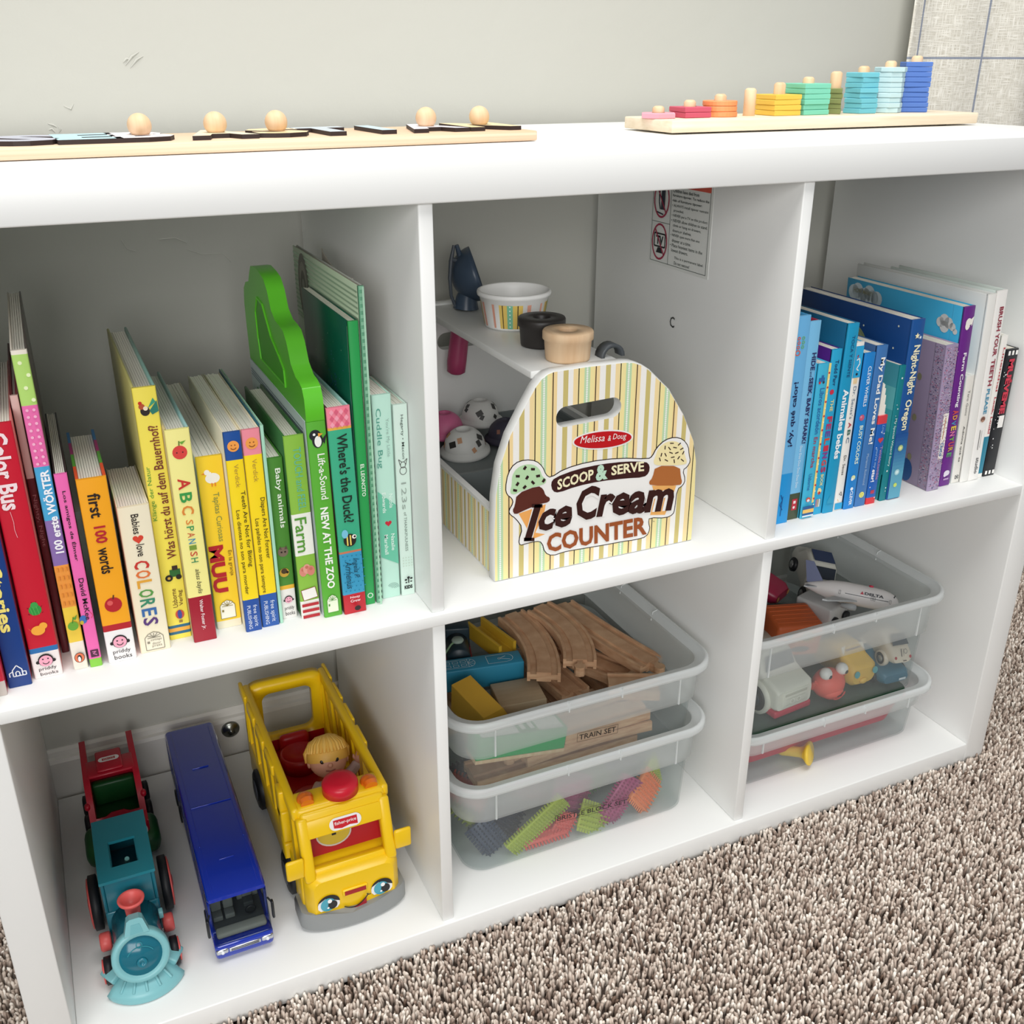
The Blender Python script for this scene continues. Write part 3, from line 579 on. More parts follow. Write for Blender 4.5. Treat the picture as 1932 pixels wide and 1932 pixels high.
book('green touch and feel book titled Farm with pink pigs', .2292, .0158, .040, .159, .147, '8cbf46', cover='3a6a3a', bands=[(.41, .64, 'f3f3ea'), (.9, 1, 'f3efe8')], tilt=-.010, texts=[('TOUCH and FEEL', .06, .39, .4, .78, '62b8a0', 'D', .0), ('Farm', .43, .62, .12, .72, '5a9a3a', 'D', .012), ('DK', .838, .885, .25, .75, '8a2020', 'R', .02)], art=a, hard=True)
def a(x): x.disc(.4, .065, .3, '22262a', .3); x.disc(.5, .09, .28, '22262a', .4); x.disc(.52, .095, .18, 'f2f2ee', .3); x.disc(.35, .06, .07, 'f2f2ee'); x.poly([(.55, .055), (.8, .06), (.55, .075)], 'e8a03a'); x.poly([(.7, .09), (1, .06), (.85, .11)], '22262a'); house(x, .88, .975, 'e9f0d6', '4a8a2a')
def lf(q, fr, d, h):
    q.rect(fr, -d, -.004, .004, h, mat('c9d6d6', .4), .0003)
    for i, s in enumerate(('Let the keeper greet the zoo animals', 'Here is a special welcome to all in the Zoo!')): q.text(s, fr, -d + .02, -.03, h - .042 - i * .012, h - .034 - i * .012, mat('4c5a5e'), 0, .0006)
    for v in (.008, .0105, .013): q.rect(fr, -d + .004, -.01, h - v - .0008, h - v, mat('5a6a78'), .0006)
    for u in (-d + .03, -.03): q.rect(fr, u - .006, u + .006, h - .026, h - .021, mat('2e8a3a'), .0007)
zoo = book('green sound book titled NEW AT THE ZOO with a moulded carrying handle', .2466, .0152, .034, .170, .205, '5cb038', cover='c9d6d6', left=lf, texts=[('Lift-a-Sound', .155, .38, .42, .8, 'f2f6ea', 'D', .012), ('NEW AT THE ZOO', .42, .845, .3, .72, 'f6f8f0', 'D', .03)] + DOOR(.88, .975, '4a8a2a'), art=a, tilt=-.012, name='sound_book')
# the green carrying handle: a lobed outline standing on the top of the book
out = [(.0, .17), (.0, .188), (.004, .196), (.012, .199), (.022, .2), (.034, .207), (.042, .222), (.05, .229), (.062, .231), (.076, .232), (.088, .238), (.096, .252), (.106, .260), (.12, .2625), (.14, .264), (.155, .262), (.164, .254), (.172, .246), (.186, .243), (.197, .236), (.203, .222), (.205, .2), (.205, .17)]
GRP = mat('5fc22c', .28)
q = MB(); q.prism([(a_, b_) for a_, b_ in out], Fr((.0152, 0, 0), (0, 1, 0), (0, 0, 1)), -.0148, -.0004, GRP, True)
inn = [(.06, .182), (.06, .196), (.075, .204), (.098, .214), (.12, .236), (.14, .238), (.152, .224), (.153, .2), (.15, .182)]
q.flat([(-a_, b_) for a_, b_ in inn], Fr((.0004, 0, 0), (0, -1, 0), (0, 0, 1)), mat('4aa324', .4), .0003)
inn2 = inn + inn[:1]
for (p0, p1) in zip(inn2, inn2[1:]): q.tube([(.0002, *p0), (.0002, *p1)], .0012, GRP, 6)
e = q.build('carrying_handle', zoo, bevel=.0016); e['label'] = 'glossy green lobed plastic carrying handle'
def a(x):
    for i in range(4):
        for j in range(3): x.poly([(.2 + i * .2, .006 + j * .028), (.3 + i * .2, .02 + j * .028), (.2 + i * .2, .034 + j * .028), (.1 + i * .2, .02 + j * .028)], 'd9607c' if (i + j) % 2 else 'f4a2b4')
    x.disc(.5, .625, .28, '26221e', .3); x.rect(.36, .42, .6, .65, 'f0d868'); x.rect(.5, .56, .6, .65, 'f0d868'); x.disc(.7, .61, .1, 'f4f0e6'); x.disc(.72, .61, .05, '16120e'); x.disc(.3, .59, .14, '7ac4e0', .2)
    for i in range(5):
        for j in range(9): x.disc(.12 + i * .19 + (j % 2) * .09, .7 + j * .022, .03, '1c7fa6')
    x.disc(.55, .965, .14, '2a1616', .12)
book("teal board book titled Where's the Duck? with a bee", .2632, .0188, .032, .1795, .17, '3cae86', cover='46302c', side2='9cc8c4', bands=[(0, .088, 'f2879c'), (.088, .1, 'e8b04a'), (.68, .69, 'c87a5a'), (.69, .9, '3a9cc4'), (.9, 1, 'c0202e')], tilt=-.016, texts=[("Where's the Duck?", .12, .54, .32, .78, '1a2e24', 'D', .02), ('Ingela P', .72, .82, .5, .8, '16384a', 'D', 0, .3), ('Arrhenius', .73, .87, .2, .5, '16384a', 'D', 0, .3), ('Nosy', .91, .925, .3, .75, 'f2dede', 'R', .02), ('Crow', .928, .942, .3, .75, 'f2dede', 'R', .02)], art=a, name='board_book', hard=True)
def lf(q, fr, d, h):
    rr_ = random.Random(5)
    for i in range(46): q.disc(fr, -.02 - rr_.random() * .09, .12 + rr_.random() * .1, .0006, .0006, mat(rr_.choice(['a8c8b0', '5a86b0', '6aa07a'])), .0003, 6)
    for i in range(26): q.disc(fr, -.035 - rr_.random() * .03, .15 + rr_.random() * .04, .0009, .0009, mat('2f62a0'), .0004, 6)
    q.line(fr, [(-.002, .01), (-.0035, .06), (-.0018, .12), (-.0034, .19), (-.002, h - .004)], .0006, mat('bcd8c0'), .0004)
def a(x): x.disc(.5, .965, .3, 'cfe6d0'); x.disc(.5, .965, .2, '2a9a50')
book('tall dark green board book titled EL LEONCITO with a starry cover', .2842, .0083, .0409, .2422, .14, '2b9f52', cover='0d5a45', left=lf, texts=[('EL LEONCITO', .475, .59, .3, .68, 'e9f4e6', 'D', .02)], art=a, name='board_book', leaf=.0012)
def lf(q, fr, d, h):
    for i in range(60): q.rect(fr, -d, -.004, .02 + i * .0041, .0216 + i * .0041, mat('a9c2a6', .6), .0002)
    for w_, k in ((1, '6a665e'), (.75, '8a857a'), (.5, '5c564e'), (.25, '8e8a80')): q.disc(fr, -d + .032, h - .032, .018 * w_, .03 * w_, mat(k, .6), .0004 + .0001 * (1 - w_), 16)
    q.rect(fr, -d, -.02, h - .086, h - .062, mat('d5dccd'), .0004)
    q.text('LI', fr, -d + .06, -d + .075, h - .04, h - .03, mat('26312a'), 0, .0005)
chk = book('tallest pale green paperback with a gingham spine and curling pages', .2937, .0045, .0405, .268, .202, '6aa886', cover='c3d6b8', side2='b6b8b2', left=lf, art=lambda x: [x.rect(.1, .9, i * .02, i * .02 + .01, '8cc2a2') for i in range(50)] + [x.rect(.4, .75, 0, 1, 'a9d4b8')], leaf=.0012, pages='b9b0a4')
q = MB(); rings = []
for i in range(9):
    u = i / 8; rings.append([(.0046 + .016 * u ** 1.6 + e_, .03 + .15 * u, .268 + z_ - .03 * 0) for e_, z_ in ((0, -.082), (.0005, -.082), (.0005, .0 - .004 * math.sin(u * 3)), (0, .0 - .004 * math.sin(u * 3)))])
q.loft(rings, mat('c6bfb4', .8)); q.build('curling_page', chk)
def a(x):
    x.poly([(0.03, .45), (.97, .53), (.97, .83), (0.03, .78)], '6cc3a4'); x.heart(.52, .615, .18, 'c62a3a')
    for i in range(4): x.ring(.6, .955, .34 - i * .08, .02, '6a8a84', a0=.1, a1=PI * .8)
book('mint green board book titled Cuddle Bug with a red heart', .3005, .0160, .0452, .1808, .07, 'bfe6d6', texts=[('Cuddle Bug', .06, .34, .08, .42, '5aa08e', 'D', .005), ("You're My Little", .11, .29, .6, .82, '9ab4ac', 'D', 0), ('Nicola', .47, .54, .62, .82, 'e6f6ee', 'D'), ('Edwards', .46, .56, .25, .45, 'e6f6ee', 'D'), ('Natalie', .67, .755, .62, .82, 'e6f6ee', 'D'), ('Marshall', .67, .77, .25, .45, 'e6f6ee', 'D')], art=a, name='board_book')
def a(x):
    x.ring(.5, .33, .26, .04, '4a4644', .3); x.ring(.5, .30, .2, .04, '4a4644', .24); x.line([(.3, .30), (.2, .27), (.42, .285)], .04, '4a4644'); x.line([(.7, .30), (.8, .27), (.58, .285)], .04, '4a4644')
    for i in range(4):
        for j in range(4): x.disc(.2 + i * .2, .79 + j * .015, .05, 'c4d6c8')
    x.disc(.5, .9, .1, '1e1e1e'); x.line([(.5, .9), (.5, .93)], .08, '1e1e1e'); x.disc(.3, .91, .1, '1e1e1e', .07); x.disc(.7, .905, .1, '1e1e1e', .07); x.disc(.32, .925, .08, '1e1e1e', .05); x.disc(.68, .922, .08, '1e1e1e', .05)
book('palest mint board book titled 123s of THANKFULNESS', .3172, .0120, .0435, .1713, .09, 'd6ebe0', texts=[('Hegarty • Macon', .05, .27, .42, .66, '55605a', 'D', .005), ('123s', .39, .53, .3, .66, '9aa8a0', 'D', .0), ('of THANKFULNESS', .545, .755, .4, .6, '7e8c84', 'D', .003), ('KIDS', .945, .965, .2, .8, '1a1a1a', 'R', .05)], art=a, name='board_book')
# ---- last cube
def a(x):
    x.line([(.3, .85), (.45, .88), (.3, .9), (.5, .93)], .06, '10508e'); x.line([(.45, .86), (.4, .96)], .05, '10508e')
    for i, (t, s, hx) in enumerate(((.6, .1, '6ab07a'), (.62, .12, '6ab07a'), (.6, .14, '6ab07a'), (.3, .1, 'd9604a'), (.32, .12, 'd9604a'), (.3, .14, 'd9604a'))): x.ring(t, s, .1, .05, hx)
    x.ring(.3, .165, .18, .06, 'd9604a', .16)
book('light blue book titled ¡Ay, qué calor! against the divider', .7000, .0172, .029, .2083, .16, '6eb6e6', cover='3a86b4', bands=[(.745, 1, '1e96da')], texts=[('¡Ay, qué calor!', .30, .61, .3, .7, '1a2350', 'U', .02)], art=a, hard=True)
def a(x): x.rect(.3, .75, .89, .95, 'c03040'); x.rect(.42, .62, .9, .915, 'f0dede'); x.disc(.5, .935, .1, 'f0dede')
book('sky blue book titled HIDE and SEEK, BABY SHARK!', .7188, .0142, .0325, .201, .16, '7cc0e8', cover='5aa0cc', side2='8a2036', bands=[(.86, 1, '46503a')], texts=[('HIDE', .15, .235, .5, .85, '27265c', 'D', .03), ('and', .24, .265, .5, .7, '27265c', 'D'), ('SEEK, BABY SHARK!', .27, .6, .45, .85, '27265c', 'D', .03), ('Doo Doo Doo Doo Doo Doo', .61, .83, .4, .6, 'dcecf6', 'D')], art=a, hard=True)
def a(x):
    x.rect(.1, .6, .085, .11, '2a6aa8'); x.rect(.3, .5, .07, .088, '2a6aa8'); x.disc(.2, .115, .09, 'c8303a'); x.disc(.52, .115, .09, '3a3a4a')
    x.rect(.8, .99, 0, .9, 'f4dc86')
    for i in range(10): x.disc(.9, .06 + i * .09, .075, 'c8303a'); x.disc(.92, .1 + i * .09, .05, 'fbf6e0')
    x.disc(.4, .87, .2, 'd05a4a', .18); x.disc(.4, .875, .12, 'e9eef2', .1)
    for s0, s1, hx in ((.915, .935, '245a94'), (.935, .96, 'ecc067'), (.96, .975, '245a94'), (.975, .985, 'dceaf2')): x.rect(.02, .98, s0, s1, hx)
book('turquoise concertina book titled Libros acordeón En marcha', .7336, .0142, .0293, .1597, .14, '42b6da', texts=[('Libros acordeón', .15, .44, .3, .68, '2a62a4', 'D', .01), ('En marcha', .46, .66, .3, .62, 'a82a4a', 'D', .01), ('Usborne', .7, .81, .25, .55, '2a62a4', 'D', .005)], art=a)
def a(x):
    x.disc(.4, .245, .22, 'c8304a'); x.rect(.3, .55, .83, .87, 'f0e0b0'); x.disc(.45, .85, .22, 'f2dc9a'); x.disc(.45, .862, .14, 'c03a30')
    for i, hx in enumerate(('c07a9a', 'e0b06a', 'eee8e0', '4a9ab0')): x.rect(.2 + i * .16, .3 + i * .16, .9, .95, hx)
fe = ['c8304a', 'b0386a', '6a4a9a', 'd0503a', 'c8304a', '8a3a8a', 'd04a4a', 'b03060']
book('blue book titled THE FEELINGS BOOK with an orange-red heart', .7505, .0120, .032, .171, .15, '2aa8d4', cover='46207a', texts=[('Todd Parr', .06, .21, .35, .7, '1a2a5a', 'D', .012), ('THE', .29, .36, .4, .7, 'e9dc90', 'D', .02)] + [(c, .39 + i * .044, .39 + i * .044 + .036, .28, .8, fe[i], 'D', .04) for i, c in enumerate('FEELINGS')] + [('BOOK', .745, .82, .38, .68, 'e9dc90', 'D', .02)], art=a)
def lf(q, fr, d, h): pass
def a(x): x.poly([(.25, .93), (.5, .9), (.75, .93), (.75, .945), (.25, .945)], '2a9ac0'); x.line([(.15, .955), (.85, .955)], .04, '2a9ac0')
book('tall teal blue book titled Animales bebés', .7630, .0135, .0305, .1948, .11, '1a98c4', cover='135f86', tilt=.008, texts=[('TOCA Y SIENTE', .06, .27, .42, .68, '154a78', 'D', .012), ('Animales bebés', .33, .7, .3, .8, 'f4f8fa', 'D', .03)], art=a, name='board_book', leaf=.0011)
def a(x):
    x.rect(.06, .94, .02, .2, '2aa4d6'); x.line([(.3, .1), (.6, .09), (.7, .12), (.4, .15), (.65, .16)], .1, 'f2f2f0'); x.line([(.3, .08), (.45, .07), (.35, .09)], .07, 'b03040'); x.disc(.5, .18, .12, '26222a')
    for t in (.3, .45, .6): x.line([(t, .2), (t - .02, .235)], .07, 'ecc46a')
    x.rect(.06, .94, .955, .995, '2aa4d6'); x.line([(.3, .93), (.4, .945)], .06, 'ecc46a'); x.line([(.4, .90), (.6, .885), (.7, .91), (.4, .90)], .05, '3a3a3a')
book("narrow white book titled Dr. Seuss's ABC", .7780, .0108, .032, .175, .13, 'f0ede6', cover='37a2cc', texts=[("Dr. Seuss's", .25, .44, .35, .7, '4a6a86', 'D', .0), ('A', .46, .495, .35, .7, 'b03040', 'D', .02), ('B', .505, .54, .35, .7, '3a6a5a', 'D', .02), ('C', .55, .585, .35, .7, '4a6a86', 'D', .02), ('Dr. Seuss', .66, .78, .35, .65, '2a2a2e', 'D', .005)], art=a, name='board_book')
def a(x): x.disc(.5, .4, .24, 'c85a78'); x.disc(.42, .395, .1, 'dc8aa0'); x.disc(.5, .79, .2, 'dce4b0'); x.disc(.42, .8, .12, 'e8f0f4'); x.disc(.5, .865, .14, 'eaf2f8')
book('bright blue book titled CLEVER WHEELS BUSY COLORS', .7892, .0132, .0295, .1637, .13, '1b83cf', texts=[('CLEVER WHEELS', .08, .33, .42, .72, 'e9f4fa', 'D', .012), ('BUSY COLORS', .45, .7, .4, .74, 'dff2dc', 'D', .02), ('CLEVER', .88, .975, .4, .68, 'eaf2f8', 'D', .02)], art=a, cover='2a5a8a')
def a(x): x.disc(.5, .925, .24, 'e6e27a'); x.disc(.42, .92, .04, '9a9a3a'); x.disc(.58, .92, .04, '9a9a3a'); x.ring(.5, .925, .13, .03, '9a9a3a', a0=PI * 1.15, a1=PI * 1.85)
book('denim blue book titled My Dad Loves Me!', .8042, .0136, .030, .1693, .14, '3f76b4', cover='3a5a86', texts=[('My Dad Loves Me!', .07, .6, .3, .82, 'f2f2ee', 'D', .025), ('Marianne Richmond', .66, .86, .42, .64, 'a9c2dc', 'D', 0)], art=a, name='board_book')
def a(x):
    x.heart(.55, .27, .28, 'd0404a'); x.rect(.3, .7, .84, .88, 'b83a52')
    for t, s in ((.2, .35), (.8, .2), (.15, .8), (.8, .93), (.5, .18), (.2, .6)): x.star(t, s, .08, 'f0f4f8')
book('dark blue book with a red lower edge, its white pages fanned out above', .8190, .0122, .030, .096, .09, '1c60b4', cover='f0ece6', page_h=.13, fan=.28, bands=[(0, .09, 'd8404a'), (.925, 1, 'd8303a')], texts=[('Twinkle,twinkle', .34, .72, .55, .88, 'b58aae', 'D', .01), ("you're my", .36, .58, .15, .45, '9ac0e6', 'D'), ('star!', .6, .74, .12, .5, 'f2f6fa', 'D', .03), ('Love', .1, .2, .5, .75, '8ab4e0', 'D', 0, .3)], art=a, name='board_book', leaf=.0015)
def lf(q, fr, d, h):
    rr_ = random.Random(8)
    for i in range(5): q.rect(fr, -d, -.0015, h * (.2 + i * .16), h * (.2 + (i + 1) * .16), mat(('1d8a94', '2a98a2', '44a8b0', '6abcc2', '4aa0b0')[i]), .0002)
    for i in range(10): q.tube([fr(-.018 + .0004 * i, .075 + i * .0005, .0004), fr(-.011 + rr_.uniform(-.004, .004), .078 + rr_.uniform(0, .012), .0004)], .0004, mat('6a5a2a'), 4)
def a(x):
    for t, s, r_ in ((.5, .09, .17), (.35, .28, .08), (.55, .31, .12), (.4, .36, .07), (.4, .77, .16), (.6, .9, .13), (.6, .925, .08)): x.star(t, s, r_, 'eef6f4')
book('dark teal book titled My Special Wizard Story', .8385, .0085, .031, .1455, .06, '0e7c86', cover='1d8a94', left=lf, texts=[('My Special Wizard Story', .38, .735, .3, .7, 'd6ecec', 'D', .005)], art=a, name='board_book', leaf=.001)
def lf(q, fr, d, h):
    q.disc(fr, -d * .5, h * .74, .031, .031, mat('8e9c72', .5), .0002, 40); q.disc(fr, -d * .5, h * .74, .028, .028, mat('a6ae84', .5), .0004, 40)
    for u, v in ((.03, .93), (.62, .9), (.9, .95), (.72, .78), (.88, .83)): q.disc(fr, -d + d * u, h * v, .0011, .0011, mat('e6ecd8'), .0004, 8)
def a(x):
    n = 12
    for i in range(n): x.rect(.02, .98, .62 + i * .02, .64 + i * .02 if i < n - 1 else .995, '%02x%02x%02x' % (int(0x17 + i * 6.2), int(0x52 + i * 7.4), int(0x96 + i * 3.6)))
    x.star(.45, .085, .2, 'f4ecc0'); x.star(.7, .095, .12, 'e0ecf4')
    for s in (.70, .84): x.disc(.45, s, .2, 'a9c48a' if s < .8 else 'a4d0d8'); x.disc(.45, s, .11, 'e9e6a0' if s < .8 else 'd6eef0')
    x.disc(.45, .915, .14, 'c8dc6a')
book('navy night-sky board book titled Night-Night Oregon', .8475, .0168, .0305, .1905, .17, '175296', cover='123e78', left=lf, tilt=-.014, texts=[('Night-Night', .135, .40, .22, .84, 'f2ecc8', 'D', .025), ('Oregon', .43, .60, .2, .84, 'f2ecc8', 'D', .025)], art=a, name='board_book')
rr_ = random.Random(2)
def weave(q, fr, u0, u1, v0, v1, n):
    for i in range(n):
        u = u0 + (u1 - u0) * rr_.random(); v = v0 + (v1 - v0) * rr_.random()
        q.rect(fr, u - .0007, u + .0007, v - .00025, v + .00025, mat(rr_.choice(['b86a8a', '3a4468', 'd6d2dc', 'c47a90', '5a5678'])), .0003)
def lf(q, fr, d, h):
    weave(q, fr, -.014, -.002, .002, h - .002, 420); q.rect(fr, -.0146, -.014, 0, h, mat('8a7e92'), .0002); q.disc(fr, -.033, .0140, .009, .013, mat('1f4f86'), .0003, 16)
    for v in (.03, .075, .12): q.disc(fr, -.03, v, .003, .004, mat('8a8668'), .0003, 10)
    for v in (.03, .055): q.rect(fr, -.06, -.037, v, v + .017, mat('bcb6ba'), .0003)
def a(x):
    weave(x.q, x.fr, .0006, x.th - .0006, .002, x.h - .002, 620)
    x.rect(.52, .96, .46, .78, 'f2eee6'); x.poly([(.72, .49), (.78, .49), (.72, .64), (.66, .64)], 'b8763f')
book('thick lilac book with a woven dash pattern and a Gato label', .9036, .0163, .0300, .1596, .13, 'a392b0', cover='85788f', side2='a392b0', left=lf, tilt=-.05, texts=[('Gato', .665, .76, .58, .86, '3a7ab0', 'D', .01)], art=a, name='cloth_book', leaf=.0011)
def lf(q, fr, d, h):
    CW_ = mat('e6e6e2', .5)
    for u, v, r_ in ((-.029, .163, .0052), (-.024, .166, .0062), (-.018, .164, .0058), (-.0125, .161, .0042), (-.023, .159, .006), (-.0085, .157, .003)): q.disc(fr, u, v + .012, r_, r_, CW_, .0003, 16)
    for i in range(7): q.disc(fr, -d + .012 + i * .006, h - .014 + .003 * math.sin(i * 2), .0085, .0085, mat('b9c6c8', .5), .0003, 14)
    q.text('HOW MANY?', fr, -d + .012, -d + .042, h - .014, h - .009, mat('8a8a6a'), .01, .0006); q.rect(fr, -.0142, -.0139, 0, h, mat('6cc8e6'), .0003)
def a(x):
    x.disc(.5, .085, .26, 'f3efe6', .32); x.disc(.42, .1, .2, 'f3efe6', .3); x.poly([(.55, .075), (.92, .055), (.85, .1), (.6, .11)], 'f3efe6'); x.poly([(.62, .098), (.8, .095), (.65, .115)], '5a1a70')
    x.disc(.5, .925, .28, 'e6dcec', .22); x.disc(.35, .935, .14, 'e6dcec'); x.rect(.25, .75, .955, .965, 'b490c0')
av = ['d0504a', 'e0a040', '4a9ac0', 'e6c84a', 'e07aa0', '7ab84a', 'd0504a', 'c8a04a', '5aa86a']
book('tall purple-spined book titled Farm Counting ADVENTURE with a cloudy sky cover', .9256, .0147, .0345, .1958, .17, '6a2486', cover='3fa9d4', left=lf, tilt=-.046, texts=[('Farm Counting', .245, .545, .35, .72, 'f4f0f6', 'D', .025)] + [(c, .56 + i * .0305, .56 + i * .0305 + .025, .25 + .05 * (i % 2), .78 - .05 * (i % 3), av[i], 'D', .03) for i, c in enumerate('ADVENTURE')], art=a, name='board_book', leaf=.0015)
def a(x): x.rect(.35, .8, .93, .965, '3a3a3a'); x.ring(.57, .947, .16, .05, 'e6e6e2')
book('short white book titled Adivina qué es', .9448, .0112, .0363, .121, .1, 'eae7df', tilt=-.05, texts=[('Taro Gomi', .13, .36, .4, .66, '6a6a68', 'D', 0), ('Adivina qué es', .46, .8, .4, .68, '2a2a2a', 'D', .008)], art=a)
def lf(q, fr, d, h):
    q.text('A fun introduction to potty training and', fr, -d + .028, -.026, h - .034, h - .022, mat('22282a'), .018, .0004)
book('tall white book about potty training with black cover words', .9560, .0110, .0338, .206, .19, 'ecebe6', cover='dcdedb', left=lf, tilt=-.05, texts=[], hard=True)
def a(x): x.disc(.48, .662, .3, 'd9cfc6', .26); x.disc(.48, .662, .22, '7a5040', .2); x.disc(.48, .672, .12, 'b58a72', .1); x.line([(.4, .72), (.4, .83)], .05, '3a3a3a'); x.line([(.58, .725), (.58, .82)], .03, '8a8a8a')
book('tall white book titled BRUSH YOUR TEETH PLEASE', .9674, .0142, .0336, .2085, .15, 'f0eeea', cover='d2dcd6', tilt=-.048, texts=[('BRUSH YOUR', .08, .33, .4, .78, '8e2038', 'D', .03), ('TEETH', .345, .485, .4, .78, '8e2038', 'D', .03), ('PLEASE', .50, .635, .4, .74, '3f8fb0', 'D', .03), ('studio', .875, .965, .42, .76, '3a3a3e', 'D', .01)], art=a, hard=True)
book('narrow white and teal book titled Look, Look! beside the black book', .9820, .0085, .0362, .1595, .13, 'efece6', tilt=-.012, bands=[(.7, .97, '1f7f9a')], texts=[('Linenthal', .08, .38, .45, .75, 'b52a3a', 'D', .02), ('Look, Look!', .42, .68, .4, .8, 'b52a3a', 'D', .03)])
def a(x):
    for i in range(3): x.rect(.12 + i * .3, .30 + i * .3, .012, .045, 'f0eeea'); x.rect(.12 + i * .3, .30 + i * .3, .955, .985, 'f0eeea')
    rq = random.Random(4)
    for i in range(18): x.disc(rq.uniform(.02, .3), rq.uniform(.12, .9), rq.uniform(.02, .05), 'e6e6e6')
    x.rect(.3, .75, .51, .605, 'f0eeea')
book('black board book titled MUÉVEME ROJO in red letters', .9916, .0172, .0362, .1436, .11, '15171d', tilt=-.004, texts=[('MUÉVEME', .075, .5, .3, .86, 'c82a44', 'D', .05), ('ROJO', .525, .595, .4, .65, '1c1c22', 'D', .02)], art=a, name='board_book')
# ================================================================== ice cream counter
def TR(base): return Matrix.Translation(-Vector(base))
IB = Vector((.5032, .18, ZS + .0002)); PF = .033; ZB = IB.z
c3 = lambda x, y: (900 + x * .2329, 660 + y * .2329)
xa = at(*c3(467, 600), 1, PF).x; PER = (at(*c3(1145, 560), 1, PF).x - xa) / 2
def stripes(axis, x0, per, dim=1.0):
    m, nt, b = nodes('candy_stripes_' + axis); N = nt.nodes; L = nt.links
    ge = N.new('ShaderNodeNewGeometry'); sx = N.new('ShaderNodeSeparateXYZ'); L.new(ge.outputs['Position'], sx.inputs[0])
    def M(op, a, c=None):
        n = N.new('ShaderNodeMath'); n.operation = op
        for i, v in enumerate((a, c)):
            if v is None: continue
            if isinstance(v, (int, float)): n.inputs[i].default_value = v
            else: L.new(v, n.inputs[i])
        return n.outputs[0]
    u = M('FRACT', M('DIVIDE', M('SUBTRACT', sx.outputs[axis], x0), per))
    cr = N.new('ShaderNodeValToRGB'); cr.color_ramp.interpolation = 'CONSTANT'; L.new(u, cr.inputs[0]); e = cr.color_ramp.elements
    st = [(0, '241214'), (.022, 'f4e5a4'), (.14, 'bcd9b0'), (.275, 'f4e5a4'), (.375, 'f4d99a'), (.40, '241214'), (.425, 'f4d9a0'), (.505, 'f3f1ec'), (.645, 'cdbd78'), (.765, 'f3f1ec'), (.88, 'f4dca4'), (.985, 'f4e5a4')]
    e[0].position = 0; e[0].color = (*lin(st[0][1]), 1); e[1].position = st[1][0]; e[1].color = (*lin(st[1][1]), 1)
    for p, h in st[2:]: k = e.new(p); k.color = (*lin(h), 1)
    du = M('MULTIPLY', M('SUBTRACT', u, .2075), per); dv = M('SUBTRACT', M('PINGPONG', sx.outputs['Z'], .0020), .0010)
    dot = M('LESS_THAN', M('ADD', M('MULTIPLY', du, du), M('MULTIPLY', dv, dv)), .0009 ** 2)
    mx = N.new('ShaderNodeMixRGB'); L.new(dot, mx.inputs[0]); L.new(cr.outputs[0], mx.inputs[1]); mx.inputs[2].default_value = (*lin('f0f4ec'), 1)
    L.new(mx.outputs[0], b.inputs['Base Color']); b.inputs['Roughness'].default_value = .35; return m
ST_X = stripes('X', xa, PER); ST_Y = stripes('Y', .02, PER * .8)
icc = thing('ice_cream_counter', 'wooden toy ice cream counter with pastel striped front and cone artwork', 'toy', IB)
WP = mat('e8e9e6', .35)
OUT = [(.3995, ZB), (.399, .388), (.4004, .4224), (.4046, .45), (.4137, .476), (.4273, .5), (.4372, .516), (.4425, .522), (.4485, .5258), (.4543, .5272), (.487, .528), (.5242, .5272), (.5325, .5258), (.5405, .5225), (.5483, .5173), (.57, .4967), (.5877, .4702), (.6006, .4434), (.6051, .4233), (.6065, .39), (.6065, ZB)]
HC = (.4893, .4866)
def slab(y0, y1, mf, name):
    q = MB(); q.T = TR(IB)
    hole = rr(HC[0], HC[1], .0318, .0092, .0091, 8); hole = [(a, c + (a - HC[0]) * .04) for a, c in hole]
    def ray(poly, an):
        best = 0
        for (ax, ay), (bx, by) in zip(poly, poly[1:] + poly[:1]):
            ax -= HC[0]; bx -= HC[0]; ay -= HC[1]; by -= HC[1]
            dx, dy = bx - ax, by - ay; den = math.cos(an) * dy - math.sin(an) * dx
            if abs(den) < 1e-12: continue
            t = (ax * dy - ay * dx) / den; u = (ax * math.sin(an) - ay * math.cos(an)) / den
            if t > 0 and -1e-6 <= u <= 1 + 1e-6: best = max(best, t)
        return best
    angs = sorted([math.atan2(c - HC[1], a - HC[0]) for a, c in OUT + hole] + [-PI + 2 * PI * i / 48 for i in range(48)])
    angs = [a for i, a in enumerate(angs) if i == 0 or a - angs[i - 1] > 1e-4]
    P = lambda r_, a, y: (HC[0] + r_ * math.cos(a), y, HC[1] + r_ * math.sin(a))
    ro = [ray(OUT, a) for a in angs]; ri = [ray(hole, a) for a in angs]; e = .0012
    R1 = [[P(r_ - e, a, y0) for r_, a in zip(ro, angs)], [P(r_, a, y0 + e) for r_, a in zip(ro, angs)], [P(r_, a, y1 - e) for r_, a in zip(ro, angs)], [P(r_ - e, a, y1) for r_, a in zip(ro, angs)]]
    R2 = [[P(r_, a, y1) for r_, a in zip(ri, angs)], [P(r_, a, y0) for r_, a in zip(ri, angs)]]
    q.loft(R1, WP, cap=False); q.loft([R1[-1], R2[0]], WP, cap=False, smooth=False); q.loft(R2, WP, cap=False); q.loft([R2[1], R1[0]], mf, cap=False, smooth=False)
    return q
class PxFr:
    def __init__(s, conv): s.conv = conv
    def __call__(s, u, v, w=0): p = at(*s.conv(u, v), 1, PF); return Vector((p.x, PF - w, p.z))
q = slab(PF, PF + .0125, ST_X, 'front_panel'); fr = PxFr(c3)
